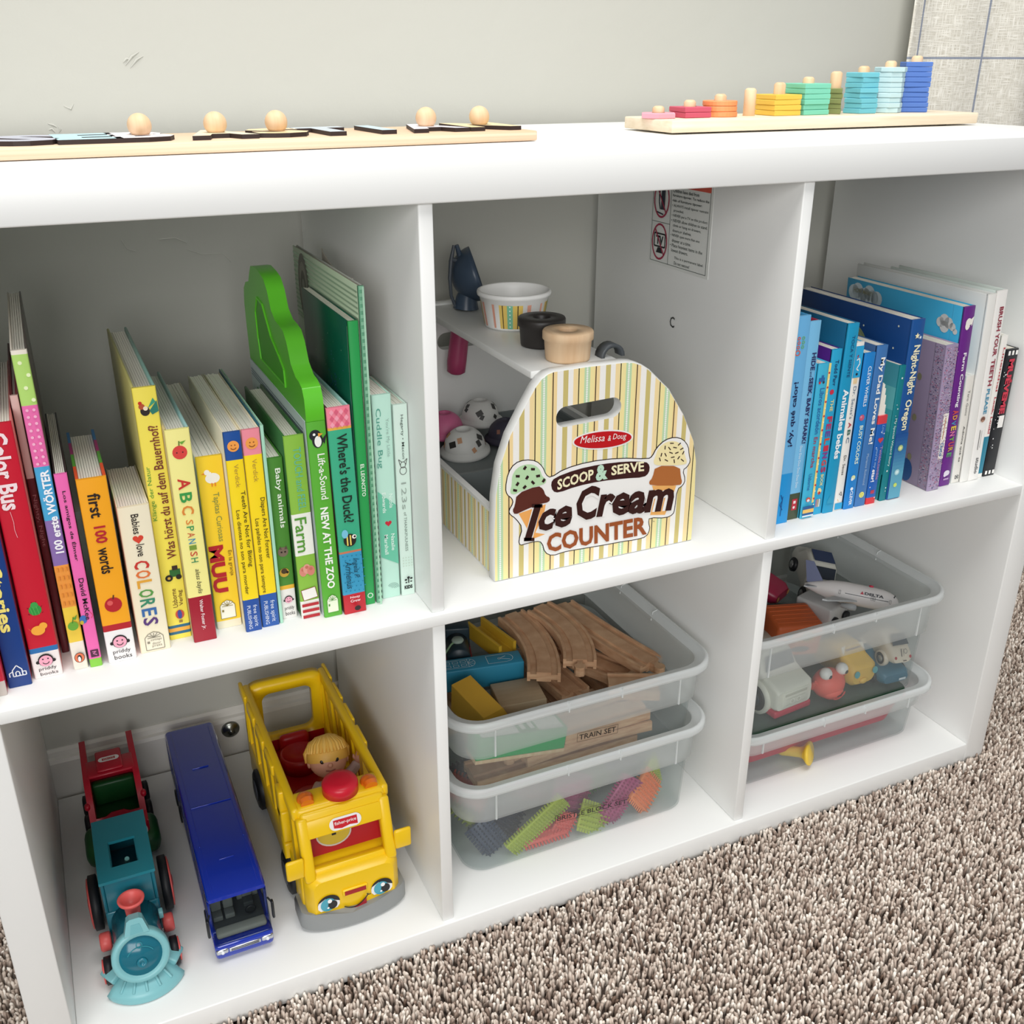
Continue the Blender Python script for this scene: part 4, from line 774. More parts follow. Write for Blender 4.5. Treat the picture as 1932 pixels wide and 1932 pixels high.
def shrink(poly, k):
    n = len(poly); o = []; ar = sum(poly[i][0] * poly[(i + 1) % n][1] - poly[(i + 1) % n][0] * poly[i][1] for i in range(n)); sg = 1 if ar > 0 else -1
    for i in range(n):
        (ax, ay), (bx, by) = poly[i - 1], poly[(i + 1) % n]; dx, dy = bx - ax, by - ay; l = math.hypot(dx, dy) or 1
        o.append((poly[i][0] - sg * dy / l * k, poly[i][1] + sg * dx / l * k))
    return o
def smooth(poly, it=2):
    for _ in range(it):
        o = []
        for (ax, ay), (bx, by) in zip(poly, poly[1:] + poly[:1]): o += [(ax * .75 + bx * .25, ay * .75 + by * .25), (ax * .25 + bx * .75, ay * .25 + by * .75)]
        poly = o
    return poly
BLOB = smooth([(225, 1120), (245, 1000), (300, 915), (390, 885), (480, 895), (535, 945), (560, 1010), (595, 1032), (700, 962), (900, 902), (1150, 872), (1385, 880), (1415, 860), (1450, 790), (1520, 725), (1600, 702), (1670, 720), (1715, 780), (1720, 850), (1732, 900), (1705, 950), (1668, 975), (1690, 1050), (1670, 1100), (1622, 1130), (1604, 1290), (1590, 1335), (1530, 1365), (1395, 1362), (1392, 1400), (1404, 1450), (1375, 1515), (1290, 1540), (1180, 1555), (1050, 1580), (900, 1605), (780, 1625), (700, 1640), (610, 1672), (545, 1645), (522, 1560), (480, 1553), (400, 1572), (345, 1588), (332, 1545), (365, 1440), (310, 1368), (262, 1335), (252, 1300), (288, 1240), (280, 1205), (238, 1175)], 1)
q.flat(BLOB, fr, mat('241214', .35), .0002); q.flat(shrink(BLOB, 7), fr, mat('f2f1ee', .35), .00035)
BAN = smooth([(595, 1080), (625, 1035), (800, 968), (1000, 925), (1200, 903), (1365, 903), (1398, 935), (1392, 995), (1350, 1032), (1200, 1040), (1000, 1062), (800, 1105), (660, 1157), (610, 1145)], 1)
q.flat(BAN, fr, mat('3a1716', .35), .0005)
cv = lambda u: -(u - 645) * .36 + (u - 645) ** 2 * .00019
wp = lambda u, v: (u, v + cv(u))
q.text('SCOOP', fr, 648, 942, 1138, 1052, mat('f4ecc4', .35), .03, .0007, 0, wp); q.text('&', fr, 958, 1055, 1160, 1032, mat('bfe0c8', .35), .05, .0008, 0, wp); q.text('SERVE', fr, 1085, 1350, 1140, 1060, mat('f4ecc4', .35), .03, .0007, 0, wp)
# cone on the green scoop side
q.flat([(335, 1325), (555, 1250), (540, 1330), (470, 1480), (550, 1492), (420, 1542), (400, 1440)], fr, mat('f0ab5e', .35), .0005)
q.flat(smooth([(262, 1160), (280, 1090), (280, 1020), (320, 955), (390, 925), (460, 928), (510, 970), (525, 1025), (560, 1045), (555, 1080), (500, 1100), (420, 1120), (340, 1150), (300, 1172)]), fr, mat('b9dcae', .35), .0006)
for a, c in [(385, 955), (450, 965), (327, 1022), (403, 1033), (492, 1020), (325, 1085), (450, 1073), (383, 1110), (305, 1137), (537, 1057)]:
    an = (a * 7 + c * 3) % 10 / 5 - 1; ca, sa = math.cos(an), math.sin(an)
    q.flat([(a + ca * x - sa * y, c + sa * x + ca * y) for x, y in ((-17, -10), (17, -10), (15, 10), (-15, 10))], fr, mat('2c1416', .35), .0008)
q.flat(smooth([(318, 1165), (490, 1098), (535, 1125), (552, 1180), (590, 1195), (582, 1232), (500, 1248), (380, 1298), (305, 1335), (284, 1300), (304, 1262)], 1), fr, mat('5a281e', .35), .0007)
# cone on the vanilla side
q.flat([(1415, 1098), (1612, 1098), (1575, 1200), (1520, 1335), (1400, 1337), (1440, 1180)], fr, mat('f2b568', .35), .0005)
q.flat(smooth([(1425, 905), (1440, 870), (1462, 800), (1510, 755), (1570, 735), (1630, 745), (1670, 790), (1682, 860), (1700, 905), (1685, 930), (1560, 935), (1440, 935)]), fr, mat('f4e6b0', .35), .0006)
for i, (a, c) in enumerate([(1575, 755), (1636, 762), (1520, 790), (1556, 797), (1600, 790), (1655, 800), (1490, 848), (1524, 848), (1568, 832), (1615, 832), (1667, 832), (1478, 886), (1530, 893), (1582, 868), (1630, 872), (1594, 900), (1660, 892)]):
    an = (i * 2.4) % PI; q.line(fr, [(a - 15 * math.cos(an), c - 15 * math.sin(an)), (a + 15 * math.cos(an), c + 15 * math.sin(an))], 8, mat('2c1416', .35), .0008)
q.flat(smooth([(1442, 938), (1640, 938), (1648, 1030), (1660, 1070), (1640, 1098), (1400, 1098), (1388, 1068), (1418, 1036)], 1), fr, mat('b06a35', .35), .0007)
# big lettering on a rising baseline
up = lambda k, u0: (lambda u, v: (u, v - (u - u0) * k))
for off, hx, bd in ((0, 'f2f1ee', .075), (.0003, '33120f', .035)):
    q.text('I', fr, 375, 520, 1545, 1262, mat(hx, .35), bd, .0010 + off, .35, up(.12, 375)); q.text('ce', fr, 492, 765, 1472, 1300, mat(hx, .35), bd, .0010 + off, .25, up(.2, 500))
    q.text('C', fr, 800, 992, 1378, 1105, mat(hx, .35), bd, .0010 + off, .25, up(.06, 800)); q.text('ream', fr, 960, 1590, 1355, 1170, mat(hx, .35), bd, .0010 + off, .25, up(.09, 960))
for a, c in ((375, 1530), (440, 1258)): q.rect(fr, a, a + 85, c - 12, c + 16, mat('33120f', .35), .0013)
q.text('COUNTER', fr, 562, 1372, 1642, 1490, mat('9a4f24', .35), .035, .0011, 0, up(.185, 562)); q.text('TM', fr, 1410, 1436, 1393, 1384, mat('55504a'), 0, .0006)
ov = lambda k, ka: [(1017 + k * math.cos(2 * PI * i / 36), 727 + ka * math.sin(2 * PI * i / 36) - .09 * k * math.cos(2 * PI * i / 36)) for i in range(36)]
q.flat(ov(246, 78), fr, mat('f2f1ee', .35), .0003); q.flat(ov(233, 66), fr, mat('c0121c', .35), .0005)
q.text('Melissa', fr, 832, 1030, 757, 700, mat('f4efec', .35), .0, .0008, .3, up(.1, 832)); q.text('&', fr, 1056, 1082, 736, 692, mat('f4efec', .35), 0, .0008, .3); q.text('Doug', fr, 1096, 1208, 738, 678, mat('f4efec', .35), 0, .0008, .3, up(.05, 1096))
e = q.build('front_panel', icc); e['label'] = 'striped front panel with lettering and two ice cream cones'
slab(.3135, .326, WP, 'rear_panel').build('rear_panel', icc)
for x0, x1 in ((.4032, .4092), (.5968, .6028)):
    q = MB(); q.T = TR(IB); q.box(x0, x1, PF + .0126, .3134, ZB, .4045, WP); xx = x0 - .0002 if x0 < .5 else x1 + .0002
    q.add([(xx, PF + .0128, ZB + .001), (xx, .313, ZB + .001), (xx, .313, .4015), (xx, PF + .0128, .4015)], [(0, 1, 2, 3)], ST_Y); q.build('side_wall', icc)
q = MB(); q.T = TR(IB); q.rbox(.4395, .5255, PF + .0126, .3134, .5185, .5252, WP, .001); q.build('shelf', icc)
q = MB(); q.T = TR(IB); TUB = mat('7d8484', .5); q.box(.4096, .5964, .0458, .313, ZB, ZB + .004, TUB)
for a in ((.4096, .4125, .0458, .313), (.5935, .5964, .0458, .313), (.4126, .5934, .0458, .049), (.4126, .5934, .31, .313)): q.box(*a, ZB + .0041, .3975, TUB)
q.box(.4126, .5934, .163, .167, ZB + .0041, .393, mat('8d9494', .5)); q.box(.4126, .5934, .1671, .3099, ZB + .0041, .3895, TUB)
e = q.build('storage_tub', icc); e['label'] = 'dark grey plastic storage tub'
CLIP = mat('474c50', .4)
for y in (.062, .27):
    q = MB(); q.T = TR(IB); rings = []
    for i in range(11):
        a = PI * i / 10; ca, sa = math.cos(a), math.sin(a); cx, cz = .5245, .5254
        rings.append([(cx + ca * r_, y + dy, cz + sa * r_) for r_, dy in ((.0118, -.006), (.0118, .006), (.0085, .006), (.0085, -.006))])
    q.loft(rings, CLIP); q.build('holder_clip', icc)
# things on and in the counter
SH_Z = .5252
def lid(label, x, y, m, r_):
    q = MB(); n = 40; q.lathe([(0, .0004), (r_ * .86, .0004), (r_ * .88, .002), (r_ * .93, .0175), (r_, .0185), (r_, .0245), (r_ * .965, .0258), (.0085, .0258), (.008, .0245), (.008, .012), (0, .012)], (0, 0, 0), m, n=n)
    o = q.build('wooden_topping', None, (x, y, SH_Z + .0002)); tag(o, label, 'topping')
lid('pale beech wooden topping with a hole, in front on the counter shelf', .4857, .068, BEECH, .0222)
lid('black wooden topping with a hole between paper cup and pale topping', .4863, .1205, mat('2b2725', .45), .0218)
cup = thing('ice_cream_cup', 'white round cup with pastel stripes on the counter shelf', 'cup', (.4955, .2, SH_Z + .0002)); cup.scale = (.89, .89, .89)
CPW = mat('efefec', .4)
MB().lathe([(0, .0006), (.0318, .0006), (.0322, .003), (.0378, .0335), (.0402, .0345), (.0408, .0368), (.0402, .039), (.0385, .0396), (.0368, .0385), (.0364, .033), (.0308, .005), (0, .004)], (0, 0, 0), CPW, n=56).build('cup_body', cup)
q = MB(); cs = [(-.5, .35, None)]
def strip(a0, a1, hx, ex=.0003, z0=.003, z1=.029):
    vs = []; k = 5
    for i in range(k + 1):
        a = a0 + (a1 - a0) * i / k
        for z in (z0, z1): r_ = .0322 + (z - .003) / .0305 * .0056 + ex; vs.append((r_ * math.cos(a), r_ * math.sin(a), z))
    q.add(vs, [(2 * i, 2 * i + 2, 2 * i + 3, 2 * i + 1) for i in range(k)], mat(hx, .4), True)
for g in range(4):
    b0 = -2.72 + g * PI / 2
    strip(b0 + .02, b0 + .1, 'dfa08a'); b1 = b0 + .26
    strip(b1, b1 + .72, 'e6c667', .0002)
    for a0, a1, hx in ((.1, .125, '2c1a18'), (.25, .42, '79bfa0'), (.56, .585, '2c1a18')): strip(b1 + a0, b1 + a1, hx, .0004)
    for k in range(6): strip(b1 + .315, b1 + .355, 'eef6f0', .0006, .005 + k * .0044, .0064 + k * .0044)
    strip(b1 + .86, b1 + .98, 'dfa08a')
q.build('striped_band', cup)
def chips(q, c, r_, cols, n, seed, top=.75):
    rg = random.Random(seed)
    for i in range(n):
        a = 2 * PI * i / n * 2.4 + rg.uniform(-.2, .2); e = .1 + top * ((i * .618) % 1)
        nrm = Vector((math.cos(e) * math.cos(a), math.cos(e) * math.sin(a), math.sin(e))); u = nrm.cross(Vector((0, 0, 1))).normalized(); v = nrm.cross(u); k = rg.uniform(0, 3); s = r_ * rg.uniform(.12, .19)
        u, v = u * math.cos(k) + v * math.sin(k), v * math.cos(k) - u * math.sin(k); p = Vector(c) + nrm * r_ * 1.003
        q.add([p - u * s - v * s * .8, p + u * s - v * s * .8, p + u * s + v * s * .8, p - u * s + v * s * .8], [(0, 1, 2, 3)], mat(rg.choice(cols), .4))
def scoop(label, x, y, z, r_, hx, cols=None, n=0, seed=1, tilt=(0, 0, 0)):
    t = thing('ice_cream_scoop', label, 'toy', (x, y, z), tilt, 'toy ice cream scoops in the counter tub'); q = MB(); m = mat(hx, .5)
    pr = [(0, .0), (r_ * 1.05, 0), (r_ * 1.22, r_ * .12), (r_ * 1.2, r_ * .28), (r_ * 1.0, r_ * .38)] + [(r_ * math.cos(e), r_ * .4 + r_ * math.sin(e)) for e in [i * 1.2 / 10 for i in range(11)]]
    hr, hz = pr[-1]; pr += [(hr * .86, hz - .001), (hr * .8, hz - r_ * .3), (0, hz - r_ * .3)]
    q.lathe(pr, (0, 0, 0), m, n=36)
    if cols: chips(q, (0, 0, r_ * .4), r_, cols, n, seed)
    q.build('scoop_body', t)
scoop('white toy ice cream scoop with orange and black chips in front', .4505, .222, .3898, .0215, 'dcdcd8', ['c98a4a', '2e2c2a', 'c99a78'], 16, 3, (.05, -.08, 0))
scoop('white toy ice cream scoop with only black chips at the back', .4895, .2735, .4020, .0200, 'd8d8d4', ['2e2c2a'], 14, 5)
scoop('pink toy ice cream scoop in the grey tub of the counter', .4455, .2665, .3965, .0195, 'd06a94')
scoop('dark purple toy ice cream scoop with a few faded chips', .5025, .236, .3915, .0185, '3a3848', ['6a6c74', '9a6a5a'], 6, 7)
t = thing('metal_scoop', 'navy toy ice cream scooper standing through the counter shelf, pink handle below', 'scoop', (.481, .286, SH_Z))
NV = mat('3b4b5e', .35)
q = MB(); q.T = Matrix.Translation((.013, .0, .036)) @ Matrix.Rotation(-.36, 4, 'Z') @ Matrix.Rotation(1.25, 4, 'Y'); R_ = .0285
q.lathe([(R_ * math.sin(a), -R_ * math.cos(a)) for a in [i * PI / 2 / 10 for i in range(11)]] + [(R_ * .93, .0)] + [(R_ * .93 * math.sin(a), -R_ * .93 * math.cos(a)) for a in [PI / 2 - i * PI / 2 / 10 for i in range(11)]], (0, 0, 0), NV, n=32); q.build('bowl', t)
q = MB(); q.tube([(-.001, 0, .0008), (.0, 0, .012), (.002, 0, .02)], [.0135, .011, .008], NV, 14); q.build('neck', t)
q = MB(); q.tube([(-.012, 0, .002), (-.018, -.002, .016), (-.019, -.002, .034), (-.0165, 0, .05), (-.013, 0, .066)], [.0018, .0018, .002, .0024, .0016], mat('4c535b', .4), 8)
q.tube([(-.0165, 0, .052), (-.008, 0, .05)], .0026, mat('4c535b', .4), 8); q.tube([(-.010, 0, .066), (-.007, 0, .056), (-.0035, 0, .05)], [.0022, .003, .002], NV, 8); q.tube([(-.011, 0, .038), (-.006, 0, .043), (-.002, 0, .045)], [.003, .002, .0015], mat('4c535b', .4), 8); q.build('trigger', t)
q = MB(); q.tube([(-.006, 0, -.0072), (-.0075, 0, -.02), (-.0125, 0, -.055), (-.0135, 0, -.066), (-.0137, 0, -.0685)], [.0092, .0098, .0104, .0098, .006], mat('a83f66', .4), 18); e = q.build('handle', t); e['label'] = 'raspberry pink handle'
# ================================================================== toys in the lower first cube
FL = .0004
# --- red pickup
t = thing('toy_truck', 'red and green toy pickup truck with open roof parked at the back', 'toy truck', (.061, .222, FL))
RD = mat('b5122c', .32); GR = mat('1d5a2c', .4); BK = mat('15171c', .5)
q = MB(); W = .0275
for sx in (-1, 1):   # side walls with the long bed rails
    q.T = None
    poly = [(.0, .02), (.0, .042), (.012, .046), (.022, .06), (.034, .074), (.046, .078), (.116, .078), (.119, .075), (.118, .069), (.075, .063), (.07, .052), (.085, .045), (.09, .025), (.06, .018)]
    q.prism(poly, Fr((sx * W - (.0062 if sx > 0 else 0) , 0, 0), (0, 1, 0), (0, 0, 1)), 0, .0062, RD, True)
q.rbox(-W, W, -.004, .012, .02, .044, RD, .005, 3); q.rbox(-W + .0036, W - .0036, .046, .075, .0745, .0785, RD, .0015); q.rbox(-.013, .013, .049, .085, .078, .0815, RD, .0018, 2)
q.prism([(-W + .0036, .0), (W - .0036, 0), (W - .0036, .005), (.012, .005), (.006, .008), (-.006, .008), (-.012, .005), (-W + .0036, .005)], Fr((0, .0135, .043), (1, 0, 0), (0, .5, .86)), -.002, .002, RD)
q.rbox(-W, W, .07, .074, .03, .074, RD, .001); q.rbox(-W + .0036, W - .0036, .09, .093, .03, .052, RD, .001)
for sx in (-1, 1): q.rbox(sx * W - .0028, sx * W + .0028, .019, .027, .056, .063, RD, .0024, 2)
q.build('body', t, bevel=.0008)
q = MB(); q.rbox(-.0365, .0365, -.012, .034, .004, .030, GR, .010, 3); q.rbox(-.0255, .0255, .0341, .108, .006, .0195, GR, .004, 2); q.rbox(-W + .004, W - .004, .014, .068, .0196, .03, GR, .002); q.rbox(-W + .006, W - .006, .058, .0685, .030, .058, GR, .003); e = q.build('chassis', t); e['label'] = 'dark green fenders and seat'
for sx in (-1, 1):
    for y in (.055, .09):
        q = MB(); q.lathe([(0, -.004), (.008, -.004), (.0115, -.003), (.0115, .003), (.008, .004), (0, .004)], (sx * .0305, y, .0115), BK, 'x', 24); q.build('wheel', t)
    q = MB(); fr = Fr((sx * .018, -.0042, .034), (1, 0, 0), (0, .1, 1)); q.disc(fr, 0, 0, .0075, .0085, mat('e9e9ea', .3), .0003); q.disc(fr, .001, -.001, .0055, .0065, mat('15171c', .3), .0005); q.disc(fr, .002, .001, .0016, .0018, mat('f2f2f2', .3), .0007); q.build('eye', t)
q = MB(); fr = Fr((0, .067, .0816), (1, 0, 0), (0, 1, 0)); st = rr(0, 0, .0105, .0042, .0042, 6); q.flat(st, fr, mat('eeeceb', .4), .0002); q.rect(fr, -.0065, .0065, -.0022, .002, mat('b5322c', .4), .0004)
q.text('little', fr, -.0055, .0055, .0003, .0017, mat('f0e6e4'), .01, .0006); q.text('tikes', fr, -.0055, .0055, -.0018, -.0004, mat('f0e6e4'), .01, .0006); q.build('badge', t)
# --- teal train
t = thing('toy_train', 'teal toy steam engine with coral wheels in front of the red pickup', 'toy train', (.0605, .029, FL))
TL = mat('1f6d7e', .22); TM = mat('26808f', .25); AQ = mat('7fbcc2', .35); CO = mat('e2605c', .4)
q = MB()   # cab with a roof hatch
w2 = .0235; q.rbox(-w2, w2, .066, .152, .012, .05, TL, .002); 
for x0, x1 in ((-w2, -w2 + .003), (w2 - .003, w2)): q.rbox(x0, x1, .066, .152, .0505, .0835, TL, .0008)
q.rbox(-w2 + .0031, w2 - .0031, .066, .069, .0505, .0835, TL, .0008); q.rbox(-w2 + .0031, w2 - .0031, .149, .152, .0505, .0835, TL, .0008)
hx, y0, y1 = .012, .082, .118; zt = .0836
for a in ((-w2 - .0008, -hx, .0645, .154), (hx, w2 + .0008, .0645, .154), (-hx, hx, .0645, y0), (-hx, hx, y1, .154)): q.box(*a, zt, zt + .003, TM)
for x0, x1, ya, yb in ((-hx - .0001, -hx + .001, y0, y1), (hx - .001, hx + .0001, y0, y1)): q.box(x0, x1, ya, yb, .07, zt - .0001, TM)
q.tube([(.002, .11, .051), (.002, .1, .07), (.0025, .094, .082)], .0022, mat('6fa8a6', .3), 8); q.build('cab', t)
q = MB(); q.lathe([(0, .018), (.0195, .018), (.0205, .02), (.0205, .0655), (0, .0655)], (0, 0, .036), TL, 'y', 36); q.rbox(-.0185, .0185, .018, .0655, .012, .034, TL, .003, 2); q.rbox(-.021, .021, .03, .064, .03, .034, TL, .002)
q.build('boiler', t)
q = MB(); q.lathe([(.0, .0), (.0062, .0), (.0066, .008), (.0072, .0145), (.0112, .0185), (.0118, .0208), (.0105, .0218), (.0085, .02), (.0055, .013), (0, .012)], (0, .047, .0555), CO, n=28); q.build('funnel', t)
q = MB(); q.T = Matrix.Translation((0, .0150, .0405)) @ Matrix.Rotation(-.30, 4, 'X')
q.lathe([(.0, .006), (.0235, .006), (.0245, .004), (.0245, -.0035), (.0235, -.005), (.0192, -.0055), (.0182, -.003), (0, -.003)], (0, 0, 0), AQ, 'y', 40)
q.prism([(-.0105, .0215), (.0105, .0215), (.0068, .0345), (.004, .0362), (-.004, .0362), (-.0068, .0345)], Fr((0, .0055, 0), (1, 0, 0), (0, 0, 1)), .0005, .0115, AQ)
q.prism([(-.0055, .0225), (.0055, .0225), (.0035, .031), (-.0035, .031)], Fr((0, .0055, 0), (1, 0, 0), (0, 0, 1)), .01, .0118, mat('6fb0b8', .35))
e = q.build('lamp_ring', t); e['label'] = 'pale aqua lamp ring'
q = MB(); q.T = Matrix.Translation((0, .0150, .0405)) @ Matrix.Rotation(-.30, 4, 'X'); q.lathe([(0, -.004), (.0178, -.0034), (.018, -.0031), (.018, 0), (0, 0)], (0, 0, 0), mat('12687c', .15), 'y', 36)
q.lathe([(.0, -.0052), (.0018, -.0052), (.0018, -.006), (.0042, -.0058), (.0048, -.0036), (0, -.0036)], (0, 0, -.006), mat('1a7488', .2), 'y', 20)
fr = Fr((0, -.0042, 0), (1, 0, 0), (0, 0, 1)); q.ring(fr, 0, -.002, .0125, .0112, .0008, mat('2a8a9a', .2), .0003, 20, PI * .15, PI * .85); q.ring(fr, 0, .0105, .0028, .0032, .0007, mat('2a8a9a', .2), .0003); q.build('headlamp', t)
q = MB(); n = 14; rings = []
for z, r0, r1, ang in ((.001, .036, .0, 1.03), (.006, .037, .0, 1.03), (.0105, .0345, .0, .98), (.017, .024, .0, .95)):
    ring = []
    for i in range(n + 1): a = -PI / 2 + (i / n - .5) * 2 * ang; ring.append((r0 * 1.05 * math.cos(a), .033 + r0 * math.sin(a), z))
    ring += [(.0195, .0318, z), (-.0195, .0318, z)]; rings.append(ring)
q.loft(rings, AQ)
for i in range(5):
    a = -PI / 2 + (i - 2) * .33; c, s_ = math.cos(a), math.sin(a)
    q.tube([(.0255 * 1.05 * c, .033 + .0255 * s_, .0168), (.0335 * 1.05 * c, .033 + .0335 * s_, .0112)], .0013, AQ, 8)
for sx in (-1, 1): q.T = Matrix.Translation((sx * .024, .026, .0175)) @ Matrix.Rotation(-sx * .55, 4, 'Z') @ Matrix.Rotation(sx * .35, 4, 'Y'); q.rbox(-.008, .008, -.007, .010, -.003, .004, AQ, .0015)
q.T = None; e = q.build('cowcatcher', t); e['label'] = 'pale aqua ridged cowcatcher'
for sx in (-1, 1):
    q = MB(); q.lathe([(0, -.004), (.0245, -.004), (.026, -.0035), (.026, .0035), (.0245, .004), (0, .004)], (sx * .0318, .112, .0265), BK, 'x', 40); xo = sx * .0364
    q.lathe([(0, 0), (.0235, 0), (.0235, sx * .0012), (.019, sx * .002), (.006, sx * .002), (.005, sx * .003), (0, sx * .003)], (xo - sx * .0005, .112, .0265), CO, 'x', 36); q.build('wheel', t)
    q = MB(); q.lathe([(0, -.0035), (.011, -.0035), (.0125, -.003), (.0125, .003), (.011, .0035), (0, .0035)], (sx * .0285, .036, .0128), BK, 'x', 28); q.lathe([(0, 0), (.0108, 0), (.0108, sx * .0012), (.004, sx * .002), (0, sx * .002)], (sx * .0321, .036, .0128), CO, 'x', 28); q.build('wheel', t)
    q = MB(); q.lathe([(0, -.005), (.007, -.005), (.0085, -.0035), (.0085, .0035), (.007, .005), (0, .005)], (sx * .0275, .058, .026), CO, 'x', 24); q.build('piston', t)
q = MB(); q.rbox(.0205, .0245, .05, .0565, .04, .0475, AQ, .0008); q.build('side_lamp', t)
# --- blue bus
t = thing('toy_bus', 'long glossy cobalt blue toy bus between teal train and yellow bus', 'toy bus', (.149, .042, FL))
BL = mat('1031a8', .12, 0, .5, name='cobalt_enamel'); CH = mat('c9ccd2', .15, 1)
q = MB(); hw = .0268; zr = .0665
q.loft([secY(y, -hw + a, hw - a, z0, z1, rd) for y, a, z0, z1, rd in ((.0125, .0012, .0622, .0662, .0015), (.0165, .0003, .0595, zr + .0004, .003), (.05, 0, .0575, zr + .0008, .004), (.29, 0, .0575, zr, .004), (.2935, .0012, .0585, zr - .0015, .003))], BL)
q.rbox(-hw, hw, .0165, .2935, .0085, .024, BL, .002); q.rbox(-hw, hw, -.0005, .0175, .0045, .0225, BL, .004, 3)
for x0, x1 in ((-hw, -hw + .0025), (hw - .0025, hw)):
    for y in (.018, .07, .12, .17, .22, .27): q.box(x0, x1, y, y + .004, .0238, .0578, BL)
q.box(-hw, hw, .288, .2925, .0238, .0578, BL)
for y, x in ((.145, .02), (.06, .0165)): q.rbox(-x if y > .1 else -.007, x if y > .1 else .007, y, y + .0012, zr + .0004, zr + .0014, BL, .0004)
q.rbox(-.0085, .0085, .21, .2112, zr + .0001, zr + .0012, BL, .0004)
for sx in (-1, 1): q.rbox(sx * .0205 - .0004, sx * .0205 + .0004, .02, .285, zr + .0002, zr + .0009, BL, .0003); q.ball((sx * .021, .085, zr + .0012), .0009, BL, 8)
q.build('body', t)
m_gl, nt, b = nodes('smoked_window'); b.inputs['Base Color'].default_value = (*lin('14181c'), 1); b.inputs['Roughness'].default_value = .05
trn = nt.nodes.new('ShaderNodeBsdfTransparent'); trn.inputs[0].default_value = (.72, .76, .76, 1); mxs = nt.nodes.new('ShaderNodeMixShader'); mxs.inputs[0].default_value = .22
nt.links.new(trn.outputs[0], mxs.inputs[1]); nt.links.new(b.outputs[0], mxs.inputs[2]); nt.links.new(mxs.outputs[0], nt.nodes['Material Output'].inputs['Surface'])
q = MB()
def pane(a, c2): q.loft([a, c2], m_gl, cap=False, smooth=False)
WS = [[(-hw + .001, .0005, .0215), (hw - .001, .0005, .0215)], [(-hw + .001, .0025, .036), (hw - .001, .0025, .036)], [(-hw + .0015, .0135, .0635), (hw - .0015, .0135, .0635)]]
for A_0, B_0 in zip(WS, WS[1:]): q.add([*A_0, B_0[1], B_0[0]], [(0, 1, 2, 3)], m_gl, True)
for sx in (-1, 1):
    q.box(sx * hw - .0004 * sx - .0004, sx * hw - .0004 * sx + .0004, .018, .288, .024, .0575, m_gl)
    q.add([(sx * (hw - .001), .0005, .0225), (sx * (hw - .001), .018, .0225), (sx * (hw - .0015), .018, .0615), (sx * (hw - .0015), .0135, .0635), (sx * (hw - .001), .0025, .036)], [(0, 1, 2, 3, 4)], m_gl)
q.build('windows', t)
q = MB(); SG = mat('8b8f8b', .6); DG = mat('4d5253', .6)
q.box(-hw + .004, hw - .004, .018, .285, .0241, .0255, DG); q.rbox(-hw + .004, hw - .004, .006, .0165, .0228, .0285, mat('a3a69f', .6), .002)
for y in (.026, .046, .066, .086, .106):
    for x in (-.018, -.007, .007, .018):
        if y < .03 and x > 0: continue
        q.rbox(x - .0045, x + .0045, y, y + .01, .0256, .031, SG, .001); q.rbox(x - .0045, x + .0045, y + .0085, y + .0112, .031, .046, SG, .001)
q.rbox(.007, .0165, .034, .044, .0256, .031, DG, .001); q.rbox(.007, .0165, .042, .0448, .031, .047, SG, .001)
q.lathe([(.0035, -.0006), (.0052, 0), (.0035, .0006), (.0035, -.0006)], (.0115, .022, .033), mat('22262a', .4), 'y', 20); e = q.build('interior', t); e['label'] = 'grey seats, dashboard and steering wheel'
q = MB(); fr = Fr((0, -.0007, .0135), (1, 0, 0), (0, 0, 1))
q.rbox(-.0145, .0145, -.0014, .0005, .0125, .0168, CH, .0006)
for z in (.0136, .0152): q.rbox(-.0128, .0128, -.0018, -.0012, z, z + .0006, mat('3a3f48', .3), .0002)
q.build('grille', t)
for sx in (-1, 1):
    q = MB(); q.rbox(sx * .0205 - .0055, sx * .0205 + .0055, -.0016, .002, .012, .0175, CH, .0015, 2); q.ball((sx * .0205, -.0018, .0148), .0019, mat('e8ecf0', .1), 10); q.build('headlight', t)
    q = MB(); q.rbox(sx * .0295 - .0012, sx * .0295 + .0012, .004, .009, .03, .05, mat('1a1c20', .35), .001); q.tube([(sx * .0265, .012, .05), (sx * .0292, .0065, .048)], .0009, mat('1a1c20', .35), 6); q.build('mirror', t)
    for y in (.05, .215, .245): q = MB(); q.lathe([(0, -.0035), (.0085, -.0035), (.0095, -.003), (.0095, .003), (.0085, .0035), (0, .0035)], (sx * .0245, y, .0098), BK, 'x', 24); q.build('wheel', t)
# --- yellow school bus
t = thing('toy_bus', 'chunky yellow toy school bus with smiling face and open top', 'toy bus', (.2555, .046, FL))
YL = mat('f2c714', .3); YD = mat('e3ae12', .35); RB = mat('b3131f', .35); GY = mat('8d9090', .45)
q = MB(); hw = .043; zt = .126
